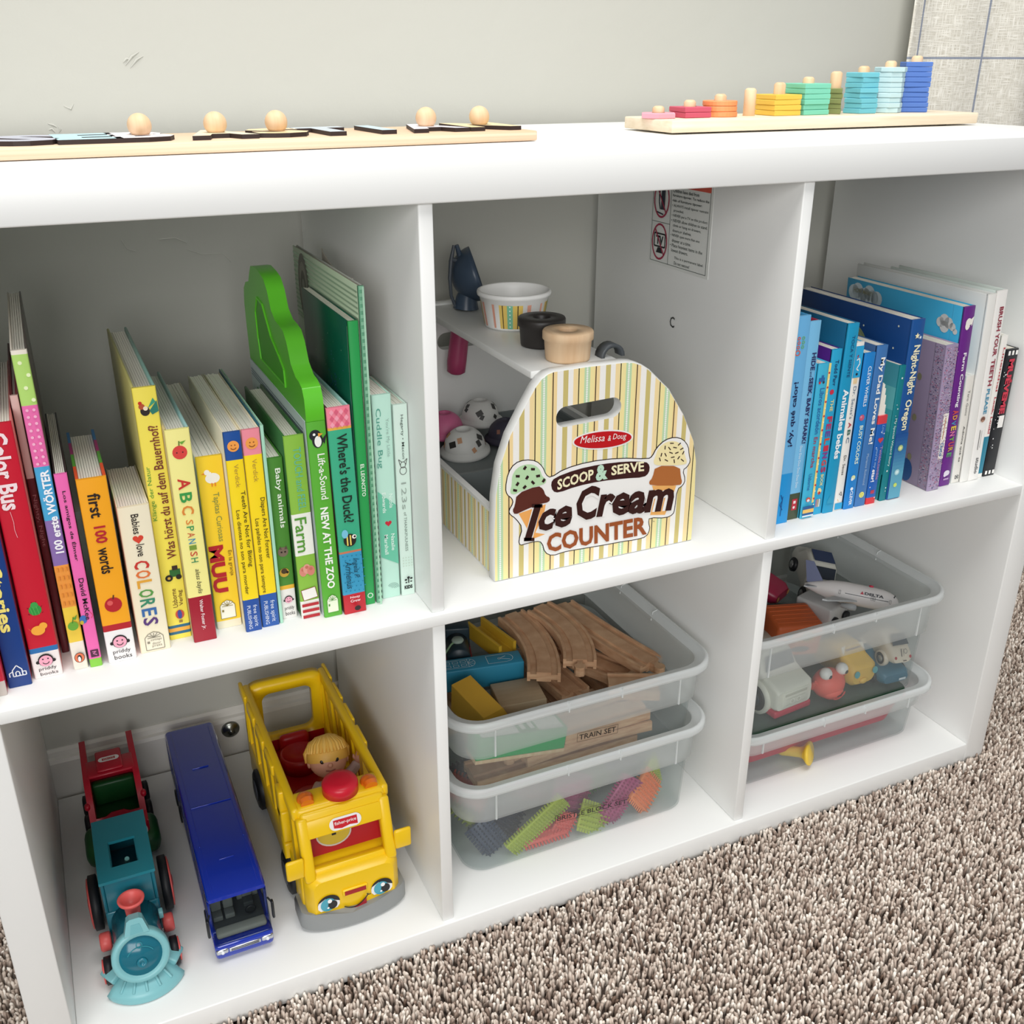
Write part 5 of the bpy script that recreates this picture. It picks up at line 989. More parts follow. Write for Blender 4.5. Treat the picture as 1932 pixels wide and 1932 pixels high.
# side walls with slanted window openings built from rails and posts
for sx in (-1, 1):
    for (y0, y1, z0, z1) in ((.012, .256, .012, .058), (.024, .256, .112, zt)): q.rbox(sx * hw - .0042, sx * hw + .0042, y0, y1, z0, z1, YL, .003, 2)
    for y in (.03, .084, .124, .164, .204, .244): q.prism([(y - .006, .054), (y + .008, .054), (y + .014, .116), (y + .002, .116)], Fr((sx * hw - .0035, 0, 0), (0, 1, 0), (0, 0, 1)), 0, .007, YL)
    for y in (.104, .144, .184, .224): q.prism([(y - .006, .06), (y + .0, .056), (y + .018, .112), (y + .010, .114)], Fr((sx * hw - .002, 0, 0), (0, 1, 0), (0, 0, 1)), 0, .004, YD)
    for y in (.098, .142, .186, .23): q.rbox(sx * (hw + .0045) - .0022, sx * (hw + .0045) + .0022, y, y + .034, .113, .1255, YL, .0018, 2)
    if sx < 0:
        for z0, z1, y0 in ((.02, .062, .056), (.063, .1, .057), (.09, .122, .06)): q.rbox(-hw - .0085, -hw + .002, y0, y0 + .017, z0, z1, YL, .002)
# rear frame (rounded opening)
o_ = rr(0, .07, hw + .004, .0565, .018, 6); i_ = rr(0, .083, hw - .0145, .03, .01, 6)
rings = []
for y, e_ in ((.245, 0), (.258, 0)): rings.append([(a, y, b_) for a, b_ in o_])
R3 = [[(a, y, b_) for a, b_ in i_] for y in (.258, .245)]
q.loft([rings[0], rings[1], R3[0], R3[1]], YL, cap=False, closed=True)
# front: roof lip, brow, windscreen frame and face plate
q.rbox(-hw - .001, hw + .001, .022, .052, .108, zt, YL, .006, 3)
q.loft([secY(y, -hw - a, hw + a, z0, z1, .009) for y, a, z0, z1 in ((-.004, -.004, .012, .058), (.002, .002, .008, .062), (.03, .003, .008, .063))], YL)
for sx in (-1, 1): q.T = Matrix.Translation((sx * .0395, .012, .085)) @ Matrix.Rotation(-.30, 4, 'X'); q.rbox(-.0055, .0055, -.005, .008, -.03, .034, YL, .003, 2)
q.T = Matrix.Translation((0, .0085, .0595)) @ Matrix.Rotation(-.30, 4, 'X'); q.rbox(-.039, .039, -.005, .006, -.003, .006, YL, .002)
q.T = Matrix.Translation((0, .0195, .1045)) @ Matrix.Rotation(-.30, 4, 'X'); q.rbox(-.0405, .0405, -.0048, .008, -.009, .018, YL, .004, 3); q.rbox(-.036, .036, -.0062, -.004, -.0085, .0095, YL, .001); q.T = None
for sx in (-1, 1): q.rbox(sx * .0525 - .0085, sx * .0525 + .0085, .002, .0065, .064, .086, YL, .0025, 2)
q.rbox(-.0125, .0125, -.0062, -.003, .0345, .042, YL, .0015)
q.build('body', t)
q = MB(); q.rbox(-hw + .0046, hw - .0046, .03, .244, .03, .036, RB, .002); q.rbox(-hw + .0046, hw - .0046, .244, .2449, .03, .05, RB, .0003)
q.lathe([(0, 0), (.021, 0), (.022, .012), (.0215, .018), (.019, .0185), (.0175, .012), (0, .011)], (0, .205, .0362), RB, n=32); q.rbox(-.017, .017, .224, .236, .0362, .064, RB, .006, 3)
q.lathe([(0, 0), (.02, 0), (.021, .006), (.0175, .008), (0, .007)], (-.006, .14, .0362), RB, n=28); q.build('seat_deck', t).__setitem__('label', 'red seat deck inside the bus')
q = MB(); q.prism([(-hw + .005, .0), (hw - .005, 0), (hw - .0065, .047), (-hw + .0065, .047)], Fr((0, .0285, .0608), (1, 0, 0), (0, .31, .95)), 0, .002, RB); q.disc(Fr((0, .0275, .068), (1, 0, 0), (0, .31, .95)), -.008, .014, .016, .011, mat('c9b030', .4), .0014, 24); q.ring(Fr((0, .0275, .068), (1, 0, 0), (0, .31, .95)), -.008, .014, .0175, .0125, .0015, mat('c9c4bc', .4), .0016, 24)
frd = Fr((0, .0275, .068), (1, 0, 0), (0, .31, .95)); q.flat([(-.010, .012), (-.006, .012), (-.005, .02), (-.011, .02)], frd, mat('1c1a1a', .4), .0018); q.disc(frd, -.001, .02, .003, .003, mat('1c1a1a', .4), .0018, 10); q.build('dashboard', t)
q = MB(); q.lathe([(0, .0), (.0172, 0), (.0172, .0095), (.0155, .0125), (.01, .0135), (0, .0138)], (.003, .035, zt - .0002), mat('d0142e', .35), n=36); e = q.build('roof_button', t); e['label'] = 'round red roof button'
for sx in (-1, 1):
    q = MB(); q.ball((sx * .031 , .036, zt + .0005), .0082, mat('e0701a', .15, 0, .5), 18, (1, 1, .8)); q.tube([(sx * .031, .026, zt + .002), (sx * .031, .03, zt + .0035)], [.0062, .0068], mat('e0701a', .15, 0, .5), 16); q.build('roof_light', t)
q = MB(); n = 28; rings = []
for (z, k, dy) in ((.0025, .96, 0), (.005, 1, 0), (.019, 1.0, 0), (.0225, .97, 0)):
    ring = []
    for i in range(n + 1):
        a = PI + PI * i / n; top = z if z < .02 else z
        ring.append(((hw + .0095) * k * math.cos(a) * (1.0), .006 + .0175 * k * math.sin(a) if True else 0, top - (.006 * math.exp(-((i / n - .5) / .12) ** 2) if z > .015 else 0)))
    ring += [((hw + .0095) * k, .028, z), (-(hw + .0095) * k, .028, z)]; rings.append(ring)
q.loft(rings, GY); e = q.build('bumper', t); e['label'] = 'curved grey bumper'
q = MB(); fr = Fr((0, -.0042, 0), (1, 0, 0), (0, 0, 1)); q.rect(fr, -.0105, .0105, .0358, .0408, mat('a31a1c', .4), .0022)
for sx in (-1, 1):
    cx, cz = sx * .0262, .0315; DKK = mat('141416', .3)
    q.flat([(cx + .0105 * math.cos(a), cz + .0095 * math.sin(a)) for a in [i * PI / 12 for i in range(13)]] + [(cx - .0105, cz - .004), (cx - .008, cz - .0075), (cx + .008, cz - .0075), (cx + .0105, cz - .004)], fr, mat('f0f0f0', .3), .0006)
    q.flat([(cx + .0108 * math.cos(a), cz + .0100 * math.sin(a)) for a in [i * PI / 14 for i in range(15)]] + [(cx - .0098, cz + .003), (cx - .003, cz + .0068), (cx + .003, cz + .003), (cx + .002, cz - .0075), (cx + .0104, cz - .0075)][0:2], fr, DKK, .0008)
    q.disc(fr, cx - .0008, cz - .001, .0072, .0078, mat('4aa6bc', .3), .001); q.disc(fr, cx + .0035, cz - .0022, .0045, .005, DKK, .0012); q.disc(fr, cx + .001, cz + .003, .0021, .0024, mat('f6f6f6', .3), .0014); q.disc(fr, cx - .001, cz - .0045, .0011, .0011, mat('f6f6f6', .3), .0014)
mp = [(-.012 + .024 * i / 12, .0232 - .0052 * math.sin(PI * i / 12) + .006 * (i / 12) ** 2) for i in range(13)]
q.line(fr, mp, .0012, mat('16110f', .4), .0022); q.line(fr, [(.0105, .0305), (.013, .0285), (.0145, .0290)], .0011, mat('16110f', .4), .0023)
q.flat(mp[4:12] + [(.010, .0185), (.006, .0158), (.001, .0162)], fr, mat('a3202a', .4), .0021); q.build('face_decal', t)
q = MB(); fr = Fr((0, .0128, .1065), (1, 0, 0), (0, .31, .95)); q.flat(rr(0, 0, .0155, .0062, .0062, 6), fr, mat('f0eeee', .3), .0004); q.flat([(-.0115, -.0035), (-.004, -.005), (.004, -.0035), (.0115, -.0045), (.0115, .004), (-.0115, .004)], fr, mat('c81e2a', .3), .0006); q.text('fisher-price', fr, -.0105, .0105, -.0018, .0024, mat('f4e6e6', .3), .015, .0008); q.build('badge', t)
for sx in (-1, 1):
    for y in (.062, .2): q = MB(); q.lathe([(0, -.007), (.019, -.007), (.0225, -.005), (.0225, .005), (.019, .007), (0, .007)], (sx * (hw + .0025), y, .0232), BK, 'x', 36); q.lathe([(0, 0), (.012, 0), (.012, sx * .001), (0, sx * .0016)], (sx * (hw + .0098), y, .0232), mat('4a4d55', .4), 'x', 24); q.build('wheel', t)
# --- little driver figure sitting in the bus
t = thing('toy_figure', 'small blond toy figure in pale shirt waving inside the yellow bus', 'figure', (.2645, .139, .046), (-.5, 0, -.12)); t.scale = (1.2, 1.2, 1.2)
SK = mat('dca288', .5); SHI = mat('cdb5b3', .55)
q = MB(); me = bpy.data.meshes.new('body'); bm = bmesh.new()
J = [(0, 0, .002), (0, 0, .016), (0, -.001, .028), (0, -.001, .036), (.011, -.002, .03), (.019, -.003, .037), (.0255, -.004, .0445), (-.011, -.003, .029), (-.016, -.008, .022), (-.017, -.013, .016)]
RD_ = [.013, .0125, .0105, .006, .0062, .0052, .0046, .0062, .0054, .0048]
bvs = [bm.verts.new(p) for p in J]
for a, c in ((0, 1), (1, 2), (2, 3), (2, 4), (4, 5), (5, 6), (2, 7), (7, 8), (8, 9)): bm.edges.new((bvs[a], bvs[c]))
bm.to_mesh(me); bm.free(); o = bpy.data.objects.new('body', me); COL.objects.link(o); o.parent = t
sk = o.modifiers.new('skin', 'SKIN'); 
for i, v in enumerate(me.skin_vertices[0].data if me.skin_vertices else []): v.radius = (RD_[i], RD_[i])
o.modifiers.new('sub', 'SUBSURF').levels = 2; o.modifiers['sub'].render_levels = 2; me.materials.append(SHI)
for i, (c, d2) in enumerate((((.0268, -.0045, .0465), (.3, -.3, 1)), ((-.0172, -.0145, .0145), (-.1, -1, -.3)))):
    q = MB(); q.ball(c, .0046, SK, 14, (1, .8, 1.1)); d2 = Vector(d2).normalized(); sd = d2.cross(Vector((0, 1, 0.2))).normalized()
    for k, l_ in zip((-1.5, -.5, .5, 1.5), (.0042, .0056, .0058, .0046)): p = Vector(c) + sd * k * .0021 + d2 * .0025; q.tube([p, p + d2 * l_ * .6, p + d2 * l_ + Vector((0, -.0012, 0))], [.0013, .0012, .0008], SK, 6)
    p = Vector(c) + sd * .003 - d2 * .001; q.tube([p, p + sd * .0026 + d2 * .0022, p + sd * .0032 + d2 * .0044], [.0014, .0013, .0008], SK, 6); q.build('hand', t)
q = MB(); hc = Vector((.0, -.0025, .0515)); q.ball(hc, .0165, SK, 28, (1, .95, 1.0)); q.ball(hc + Vector((0, -.0162, -.004)), .0021, SK, 10)
for sx in (-1, 1): q.ball(hc + Vector((sx * .006, -.0146, .0)), .0021, mat('1c1212', .3), 10, (1, .5, 1)); q.ball(hc + Vector((sx * .0163, .001, -.002)), .0034, SK, 10, (.5, 1, 1.2))
q.tube([hc + Vector((-.004, -.0143, -.0082)), hc + Vector((0, -.0146, -.0092)), hc + Vector((.004, -.0143, -.0082))], .0005, mat('8e4a42', .5), 6); q.build('head', t)
q = MB(); HR = mat('e2b04e', .5); HD = mat('c58f30', .5)
rings = []
q.lathe([(.0181 * math.sin(a), .0181 * math.cos(a)) for a in [PI * i / 20 for i in range(12)]] , hc + Vector((0, .0015, .0018)), HR, n=36)
for k in range(15):
    a = -PI * .92 + k * PI * .84 / 14
    pts = [hc + Vector((.003, .002, .0202))] + [hc + Vector((0, .0015, .0012)) + Vector((.0184 * math.sin(e) * math.cos(a), .0184 * math.sin(e) * math.sin(a), .0184 * math.cos(e))) for e in (.45, .9, 1.25)]
    q.tube(pts, [.0008, .0021, .0024, .0011], HR if k % 2 else mat('e8bb5e', .5), 8)
for k in range(10): 
    a = .1 + k * PI * .95 / 9; q.tube([hc + Vector((0, .0015, .0012)) + Vector((.0184 * math.sin(e) * math.cos(a), .0184 * math.sin(e) * math.sin(a), .0184 * math.cos(e))) for e in (.2, .8, 1.3, 1.7)], [.0008, .0022, .0026, .0012], HR, 8)
q.build('hair', t)
q = MB(); q.lathe([(0, -.0015), (.0112, -.0015), (.0118, 0), (.0112, .0015), (0, .0015)], (0, 0, 0), mat('8e9389', .5), 'y', 26); e = q.build('steering_disc', t, (-.0165, -.02, .0125), (.5, 0, .35)); e['label'] = 'grey round disc held in front'
q = MB(); fr = Fr((0, -.0118, .02), (1, 0, 0), (0, .05, 1)); q.text('M', fr, -.004, .004, -.002, .003, mat('5a5a60'), 0, .0016); q.build('shirt_print', t)
# ================================================================== clear storage bins
BIN_LIP = plastic_clear('milky_plastic_lip', 'f3f7f7', .50); BIN_BAND = plastic_clear('milky_plastic_band', 'f0f5f4', .27); BIN_BODY = plastic_clear('clear_plastic_body', 'f0f4f3', .045)
def storage_bin(label, x0, x1, y0, y1, z0, h, lab=None):
    t = thing('storage_bin', label, 'storage bin', ((x0 + x1) / 2, (y0 + y1) / 2, z0), group=None)
    hx, hy = (x1 - x0) / 2, (y1 - y0) / 2; R0 = .036
    def ring(o, z): return [(a, b_, z) for a, b_ in rr(0, 0, hx - o, hy - o, max(R0 - o * .7, .012), 8)]
    hb = h * .60
    body = [(.0200, 0), (.0182, .0025), (.0150, hb - .003)]; band = [(.0150, hb - .003), (.0105, hb), (.0092, h - .0125)]
    band_in = [(.0132, h - .0052), (.0118, h - .0125), (.0119, hb + .0012), (.0164, hb - .0018)]; body_in = [(.0164, hb - .0018), (.0195, .004), (.0213, .0014)]
    q = MB(); q.loft([ring(*p) for p in body], BIN_BODY, cap=False); q.loft([ring(*p) for p in body_in], BIN_BODY, cap=False)
    q.add(ring(*body[0]), [tuple(range(35, -1, -1))], BIN_BODY); q.add(ring(*body_in[-1]), [tuple(range(36))], BIN_BODY); q.build('body', t)
    q = MB(); q.loft([ring(*p) for p in band], BIN_BAND, cap=False); q.loft([ring(*p) for p in band_in], BIN_BAND, cap=False)
    for sx in (-1, 1):
        for sy in (-1, 1): q.box(sx * (hx - .045) - .0008, sx * (hx - .045) + .0008, sy * (hy - .0096) - .0010, sy * (hy - .0096) + .0010, hb + .001, h - .0125, BIN_LIP)
    q.build('band', t)
    q = MB(); q.loft([ring(*p) for p in ((.0092, h - .0124), (.0086, h - .0105), (.0012, h - .0098), (.0, h - .0085), (.0, h - .003), (.0010, h - .0008), (.0026, h), (.0042, h - .0006), (.0052, h - .0026), (.0125, h - .0034), (.0132, h - .0052))], BIN_LIP, cap=False)
    q.loft([ring(-.0004, h - .0062), ring(-.0004, h - .0054)], BIN_LIP, cap=False)
    for sx in (-1, 1):
        q.box(sx * .03 - .0006, sx * .03 + .0006, -hy - .0005, -hy + .004, h - .011, h - .0002, BIN_LIP)
        for y in (.04, -.03): q.tube([(sx * (hx - .004), y, h), (sx * (hx - .010), y - .001, h - .001), (sx * (hx - .013), y - .003, h - .010)], .0007, BIN_LIP, 6)
    q.build('rim', t)
    if lab:
        st, u0, u1, v0, v1, k = lab; th = math.atan2(.0037, hb)
        fr = Fr((0, -hy + .0182 - .0002, .0025), (1, 0, k), (0, -.065, 1)); q = MB(); m = mat('26211e', .5)
        q.text(st, fr, u0, u1, v0, v1, m, .012, .0004); e = .0022
        q.line(fr, [(u0 - e, v0 - e), (u1 + e, v0 - e), (u1 + e, v1 + e), (u0 - e, v1 + e), (u0 - e, v0 - e)], .0004, m, .0004)
        q.build('name_label', t)
    return t
def lc(t, px, py, y):  # local coordinates, in a bin, of a photo pixel on the plane y
    p = at(px, py, 1, y); return p.x - t.location.x, p.z - t.location.z
def lab_for(st, A, B, hgt, t0):
    (u0, v0), (u1, v1) = A, B
    return (st, u0, u1, v0 - .0025, v0 - .0025 + hgt, (v1 - v0) / (u1 - u0))
cB = ((.3605 + .655) / 2, 0); 
def px_uv(px, py, y, cx, z0): p = at(px, py, 1, y); return (p.x - cx, p.z - z0)
BB = storage_bin('lower clear storage bin marked BRISTLE BLOCK SET under the train set bin', .3575, .658, .0300, .334, .0003, .118,
    lab_for('BRISTLE BLOCK SET', px_uv(1050, 1552, .0465, .50775, 0), px_uv(1181, 1518, .0465, .50775, 0), .0062, 0))
BA = storage_bin('clear storage bin marked TRAIN SET full of wooden railway pieces', .3595, .660, .0360, .34, .072, .118,
    lab_for('TRAIN SET', px_uv(1089, 1393, .054, .50975, .072), px_uv(1158, 1377, .054, .50975, .072), .0068, 0))
BD = storage_bin('low clear bin holding a red tray beneath the bin of toy vehicles', .6855, .9905, .0300, .334, .0003, .078)
BC = storage_bin('upper clear bin full of toy vehicles with a passenger jet on top', .6855, .9895, .0360, .34, .0640, .134)
# ---- bristle blocks
def bristle(label, c, hx, size, rot, nb=(8, 5), bl=.004):
    L_, Wd, T_ = size; q = MB(); m = mat(hx, .4)
    q.rbox(-L_ / 2, L_ / 2, -Wd / 2, Wd / 2, -T_ / 2, T_ / 2, m, .0008, 1); k = .00075
    def spike(p, d):
        d = Vector(d); u = d.orthogonal().normalized() * k; v = d.cross(u).normalized() * k; p = Vector(p); e = p + d * bl
        q.add([p - u - v, p + u - v, p + u + v, p - u + v, e - u * .8 - v * .8, e + u * .8 - v * .8, e + u * .8 + v * .8, e - u * .8 + v * .8], [(0, 1, 5, 4), (1, 2, 6, 5), (2, 3, 7, 6), (3, 0, 4, 7), (4, 5, 6, 7)], m)
    for i in range(nb[0]):
        x = -L_ / 2 + L_ * (i + .5) / nb[0]
        for j in range(nb[1]):
            y = -Wd / 2 + Wd * (j + .5) / nb[1]; spike((x, y, T_ / 2), (0, 0, 1)); spike((x, y, -T_ / 2), (0, 0, -1))
        for z in (-T_ * .25, T_ * .25): spike((x, Wd / 2, z), (0, 1, 0)); spike((x, -Wd / 2, z), (0, -1, 0))
    o = q.build('bristle_block', None, c, rot); tag(o, label, 'toy block', 'bristle blocks in the clear bin')
X90 = PI / 2
LIME = 'b9c93a'; CORAL = 'ee6a62'; MAG = 'b8447e'; ORG = 'f58a48'; NAVY = '3c4a66'; TEALB = '2a7f84'; GRN = '5a7a48'
bristle('long lime green bristle block slanting across the front of the bin', (.4585, .0605, .0285), LIME, (0.0779, 0.0216, 0.0035), (X90 + .15, -.62, 0), (22, 4))
bristle('coral bristle block lying under the long lime green one', (.470, .068, .0075), CORAL, (0.0543, 0.0168, 0.0040), (.5, .04, .03), (14, 3))
bristle('coral bristle block standing beside the end of the long lime one', (.4935, .0655, .0155), CORAL, (0.0236, 0.0168, 0.0040), (X90, .5, 0), (6, 4))
bristle('magenta bristle block behind the words on the bin', (.512, .0865, .034), MAG, (0.0519, 0.0360, 0.0040), (X90 - .35, .55, .1), (14, 6))
bristle('lime green bristle block lying under the word BLOCK', (.527, .0625, .011), LIME, (0.0401, 0.0264, 0.0035), (X90 - .5, .6, 0), (10, 5))
bristle('magenta bristle block beside the orange one', (.5585, .0635, .024), MAG, (0.0614, 0.0216, 0.0040), (X90 - .2, -.95, 0), (16, 4))
bristle('orange bristle block near the end of the bin', (.593, .0655, .0235), ORG, (0.0401, 0.0360, 0.0050), (X90 - .15, .95, .25), (9, 8))
bristle('lime green bristle block behind the orange one', (.6135, .0825, .0265), LIME, (0.0472, 0.0240, 0.0040), (X90 - .2, 1.2, .5), (12, 5))
bristle('teal bristle block behind the orange and lime pair', (.609, .104, .016), TEALB, (0.0425, 0.0288, 0.0050), (.3, .15, .4), (8, 6))
bristle('navy bristle block leaning at the bin corner', (.4065, .074, .0215), NAVY, (0.0401, 0.0240, 0.0040), (X90 - .3, 1.0, -.4), (10, 5))
bristle('dark navy bristle block behind the long lime green one', (.432, .087, .032), '34384e', (0.0519, 0.0288, 0.0040), (X90 - .4, .9, 0), (12, 6))
bristle('olive green bristle block blurred in the corner of the bin', (.3985, .111, .026), '93a03c', (0.0401, 0.0360, 0.0060), (.5, .6, .9), (8, 7))
bristle('red bristle block resting on the olive green one', (.403, .107, .055), 'dc5a52', (0.0519, 0.0240, 0.0040), (.6, .45, -.5), (12, 5))
bristle('dull green bristle block half hidden behind the magenta ones', (.545, .108, .03), GRN, (0.0472, 0.0312, 0.0040), (.9, -.3, .2), (10, 6))
bristle('wine red bristle block at the back behind the magenta one', (.48, .122, .034), 'a03a58', (0.0590, 0.0360, 0.0040), (.8, .2, -.3), (12, 6))
bristle('indigo bristle block under the lip near the orange one', (.585, .112, .048), '3d3f74', (0.0472, 0.0288, 0.0040), (.9, .3, .2), (10, 5))
bristle('plum bristle block lying flat at the back of the bin', (.45, .19, .012), '7a3a66', (0.0708, 0.0480, 0.0050), (0, .05, .3), (12, 8))
bristle('blue grey bristle block lying flat in the middle of the bin', (.53, .19, .012), '4a5a7a', (0.0708, 0.0480, 0.0050), (.05, 0, -.2), (12, 8))
# ---- railway pieces
def track(label, p0, p1, bend=0, z=.13, peg=True, tilt=0, roll=0):
    p0, p1 = Vector((*p0, 0)), Vector((*p1, 0)); L_ = (p1 - p0).length; an = math.atan2(p1.y - p0.y, p1.x - p0.x)
    q = MB(); W = .0185; T_ = .0058; g = .0035; gd = .0026; sec = [(-W, -T_), (-.0115 - g, -T_), (-.0115 - g, -T_ + gd), (-.0115 + g, -T_ + gd), (-.0115 + g, -T_), (.0115 - g, -T_), (.0115 - g, -T_ + gd), (.0115 + g, -T_ + gd), (.0115 + g, -T_), (W, -T_)]
    sec = sec + [(a, -b_) for a, b_ in sec[::-1]]; n = 14; rings = []
    def C_(u): return Vector((u * L_, bend * 4 * u * (1 - u), 0))
    notch = .0085
    for i in range(n + 1):
        u = i / n; d_ = (C_(min(1, u + .01)) - C_(max(0, u - .01))).normalized(); nn = Vector((-d_.y, d_.x, 0)); rings.append([C_(u) + nn * a + Vector((0, 0, b_)) for a, b_ in sec])
    q.loft(rings, TRACK, cap=True, smooth=False)
    if peg:
        d_ = (C_(0) - C_(.02)).normalized(); nn = Vector((-d_.y, d_.x, 0))
        q.prism([(-.003, 0), (.003, 0), (.003, .008), (.0055, .010), (.0062, .0135), (.0045, .0175), (0, .019), (-.0045, .0175), (-.0062, .0135), (-.0055, .010), (-.003, .008)], Fr(C_(0) - d_ * .001, nn, d_), -T_ * .95, T_ * .95, TRACK, True)
    o = q.build('track_piece', None, (p0.x, p0.y, z), (roll, tilt, an), bevel=.0005); tag(o, label, 'toy track', 'wooden railway tracks in the clear bin')
track('curved wooden track beside the yellow channel block', (.509, .150), (.531, .285), -.012, .1445, False, 0, 0)
track('curved wooden track with its connector peg hanging at the front', (.5535, .150), (.566, .28), -.014, .1495, True)
track('straight wooden track reaching back along the bin side', (.6335, .128), (.602, .29), .003, .139, True)
track('short wooden track end between the slab and the curved tracks', (.545, .142), (.534, .24), 0, .1155)
track('wooden track slanting beneath the long straight one', (.612, .142), (.566, .245), .004, .1215, False)
track('wooden track lying lengthwise along the bin front, its peg beside the green block', (.449, .086), (.597, .0785), .004, .1055, True, -.05)
track('wooden track directly above the word TRAIN', (.492, .084), (.594, .0835), 0, .1222, False, -.02)
track('wooden track end sticking out near the bin corner', (.621, .094), (.572, .118), 0, .1345, False)
track('wooden track at the very bottom near the bin front', (.40, .10), (.59, .10), 0, .0825, False)
track('wooden track at the very bottom near the back', (.40, .2), (.62, .2), 0, .0825, False)
track('wooden track crossing the bottom ones under the blue block', (.43, .12), (.44, .27), 0, .0955, False)
track('wooden track crossing the bottom ones under the curved tracks', (.53, .135), (.54, .28), 0, .0955, False)
track('wooden track crossing the bottom ones near the bin end', (.61, .135), (.60, .28), 0, .0955, False)
def blk(label, name, c, rot, fn, cat='toy block'):
    t = thing(name, label, cat, c, rot); fn(t); return t
BLU = mat('2f8fb2', .45); WL = mat('cfe4ea', .5)
def f_(t):
    q = MB(); q.rbox(-.062, .044, -.0128, .0128, -.0265, 0, BLU, .0012, 2); q.build('block_body', t); q = MB(); fr = Fr((0, 0, 0), (1, 0, 0), (0, 1, 0)); s = .0006
    q.line(fr, [(.004, -.008), (.004, .008), (.026, .008)], s, WL); q.line(fr, [(.004, -.008), (.026, -.008)], s, WL); q.ring(fr, .026, 0, .008, .008, s, WL, .0004, 16, -PI / 2, PI / 2)
    q.line(fr, [(.026, .004), (.0185, 0), (.030, -.004)], s * 1.4, WL); q.ring(fr, .018, 0, .0018, .0018, s, WL, .0004, 12)
    q.line(fr, [(-.055, .008), (-.018, .008), (-.018, -.008), (-.055, -.008)], s, WL); q.ring(fr, -.018, 0, .0085, .0085, s, WL, .0004, 14, -PI / 2, PI / 2)
    for a in (-1.1, -.4, .3, 1): q.line(fr, [(-.018, 0), (-.018 + .008 * math.cos(a), .008 * math.sin(a))], s, WL)
    for i in range(4):
        for y in (-.0035, .0035): x = -.05 + i * .009; q.line(fr, [(x - .003, y - .002), (x + .003, y - .002), (x + .003, y + .002), (x - .003, y + .002), (x - .003, y - .002)], s, WL)
    q.build('printed_windows', t)
blk('long blue wooden house block with printed clock and windows', 'house_block', (.4605, .2045, .1468), (0, 0, -.17), f_)
blk('yellow wooden wedge block leaning in the bin corner', 'wedge_block', (.4335, .150, .1225), (.2, -.1, .22), lambda t: MB().prism([(-.019, -.012), (.017, -.012), (.017, .004), (.006, .027), (-.019, .027)], Fr((0, -.0, 0), (1, 0, 0), (0, 0, 1)), -.028, .03, mat('dfae3c', .5)).build('block_body', t, bevel=.001))
def f_(t):
    q = MB(); q.rbox(-.05, .05, -.0125, .0125, -.001, .024, mat('2fae62', .5), .001, 2); q.rbox(-.0502, .0502, -.0127, .0127, -.0052, -.0011, BEECH, .0006); q.build('block_body', t)
    q = MB(); fr = Fr((0, 0, .0241), (1, 0, 0), (0, 1, 0)); q.rect(fr, -.046, .046, -.0105, .0105, mat('dfeae0', .5), .0001); q.rect(fr, -.004, .018, -.0105, .0105, mat('2a9a58', .5), .0003)
    for x in (.0, .010): q.rect(fr, x, x + .005, -.006, .006, mat('dfeae0', .5), .0005)
    q.build('printed_windows', t)
blk('green wooden house block pressed against the bin front', 'house_block', (.4385, .0715, .1265), (0, .155, .01), f_)
blk('plain natural wooden slab block in front of the blue block', 'wooden_slab', (.481, .157, .1245), (0, -.03, -.16), lambda t: MB().rbox(-.026, .026, -.024, .022, -.009, .006, wood('slab_wood', 'b59c7c', 'c9b394', (1, 8, 8), k=12), .001).build('block_body', t))
def f_(t):
    q = MB(); m = mat('cfa72f', .5); q.prism([(-.012, 0), (.012, 0), (.012, .02), (.008, .02), (.008, .008), (-.008, .008), (-.008, .02), (-.012, .02)], Fr((0, 0, 0), (1, 0, 0), (0, 0, 1)), -.034, .034, m); q.build('block_body', t, bevel=.0008)
blk('yellow wooden channel block between the engine and the curved tracks', 'channel_block', (.4905, .252, .1325), (0, 0, .18), f_)
def f_(t):
    q = MB(); q.rbox(-.017, .017, -.026, .03, 0, .016, mat('a3243e', .45), .002); q.build('chassis', t)
    q = MB(); q.lathe([(0, -.024), (.0125, -.024), (.0138, -.022), (.0138, .012), (0, .012)], (0, 0, .0255), mat('20323c', .4), 'y', 24); q.rbox(-.0155, .0155, .0125, .032, .0162, .045, mat('20323c', .4), .002); q.build('boiler', t)
    q = MB(); q.lathe([(0, 0), (.006, 0), (.0072, .002), (.006, .004), (0, .0042)], (0, -.006, .0385), mat('9fb0a4', .4)); q.tube([(-.016, -.018, .03), (-.008, -.012, .039), (0, -.006, .041)], .0012, mat('7fa07a', .4)); q.build('dome', t)
blk('dark toy steam engine with crimson base behind the blue block', 'toy_engine', (.448, .252, .114), (0, 0, -.3), f_, 'toy train')
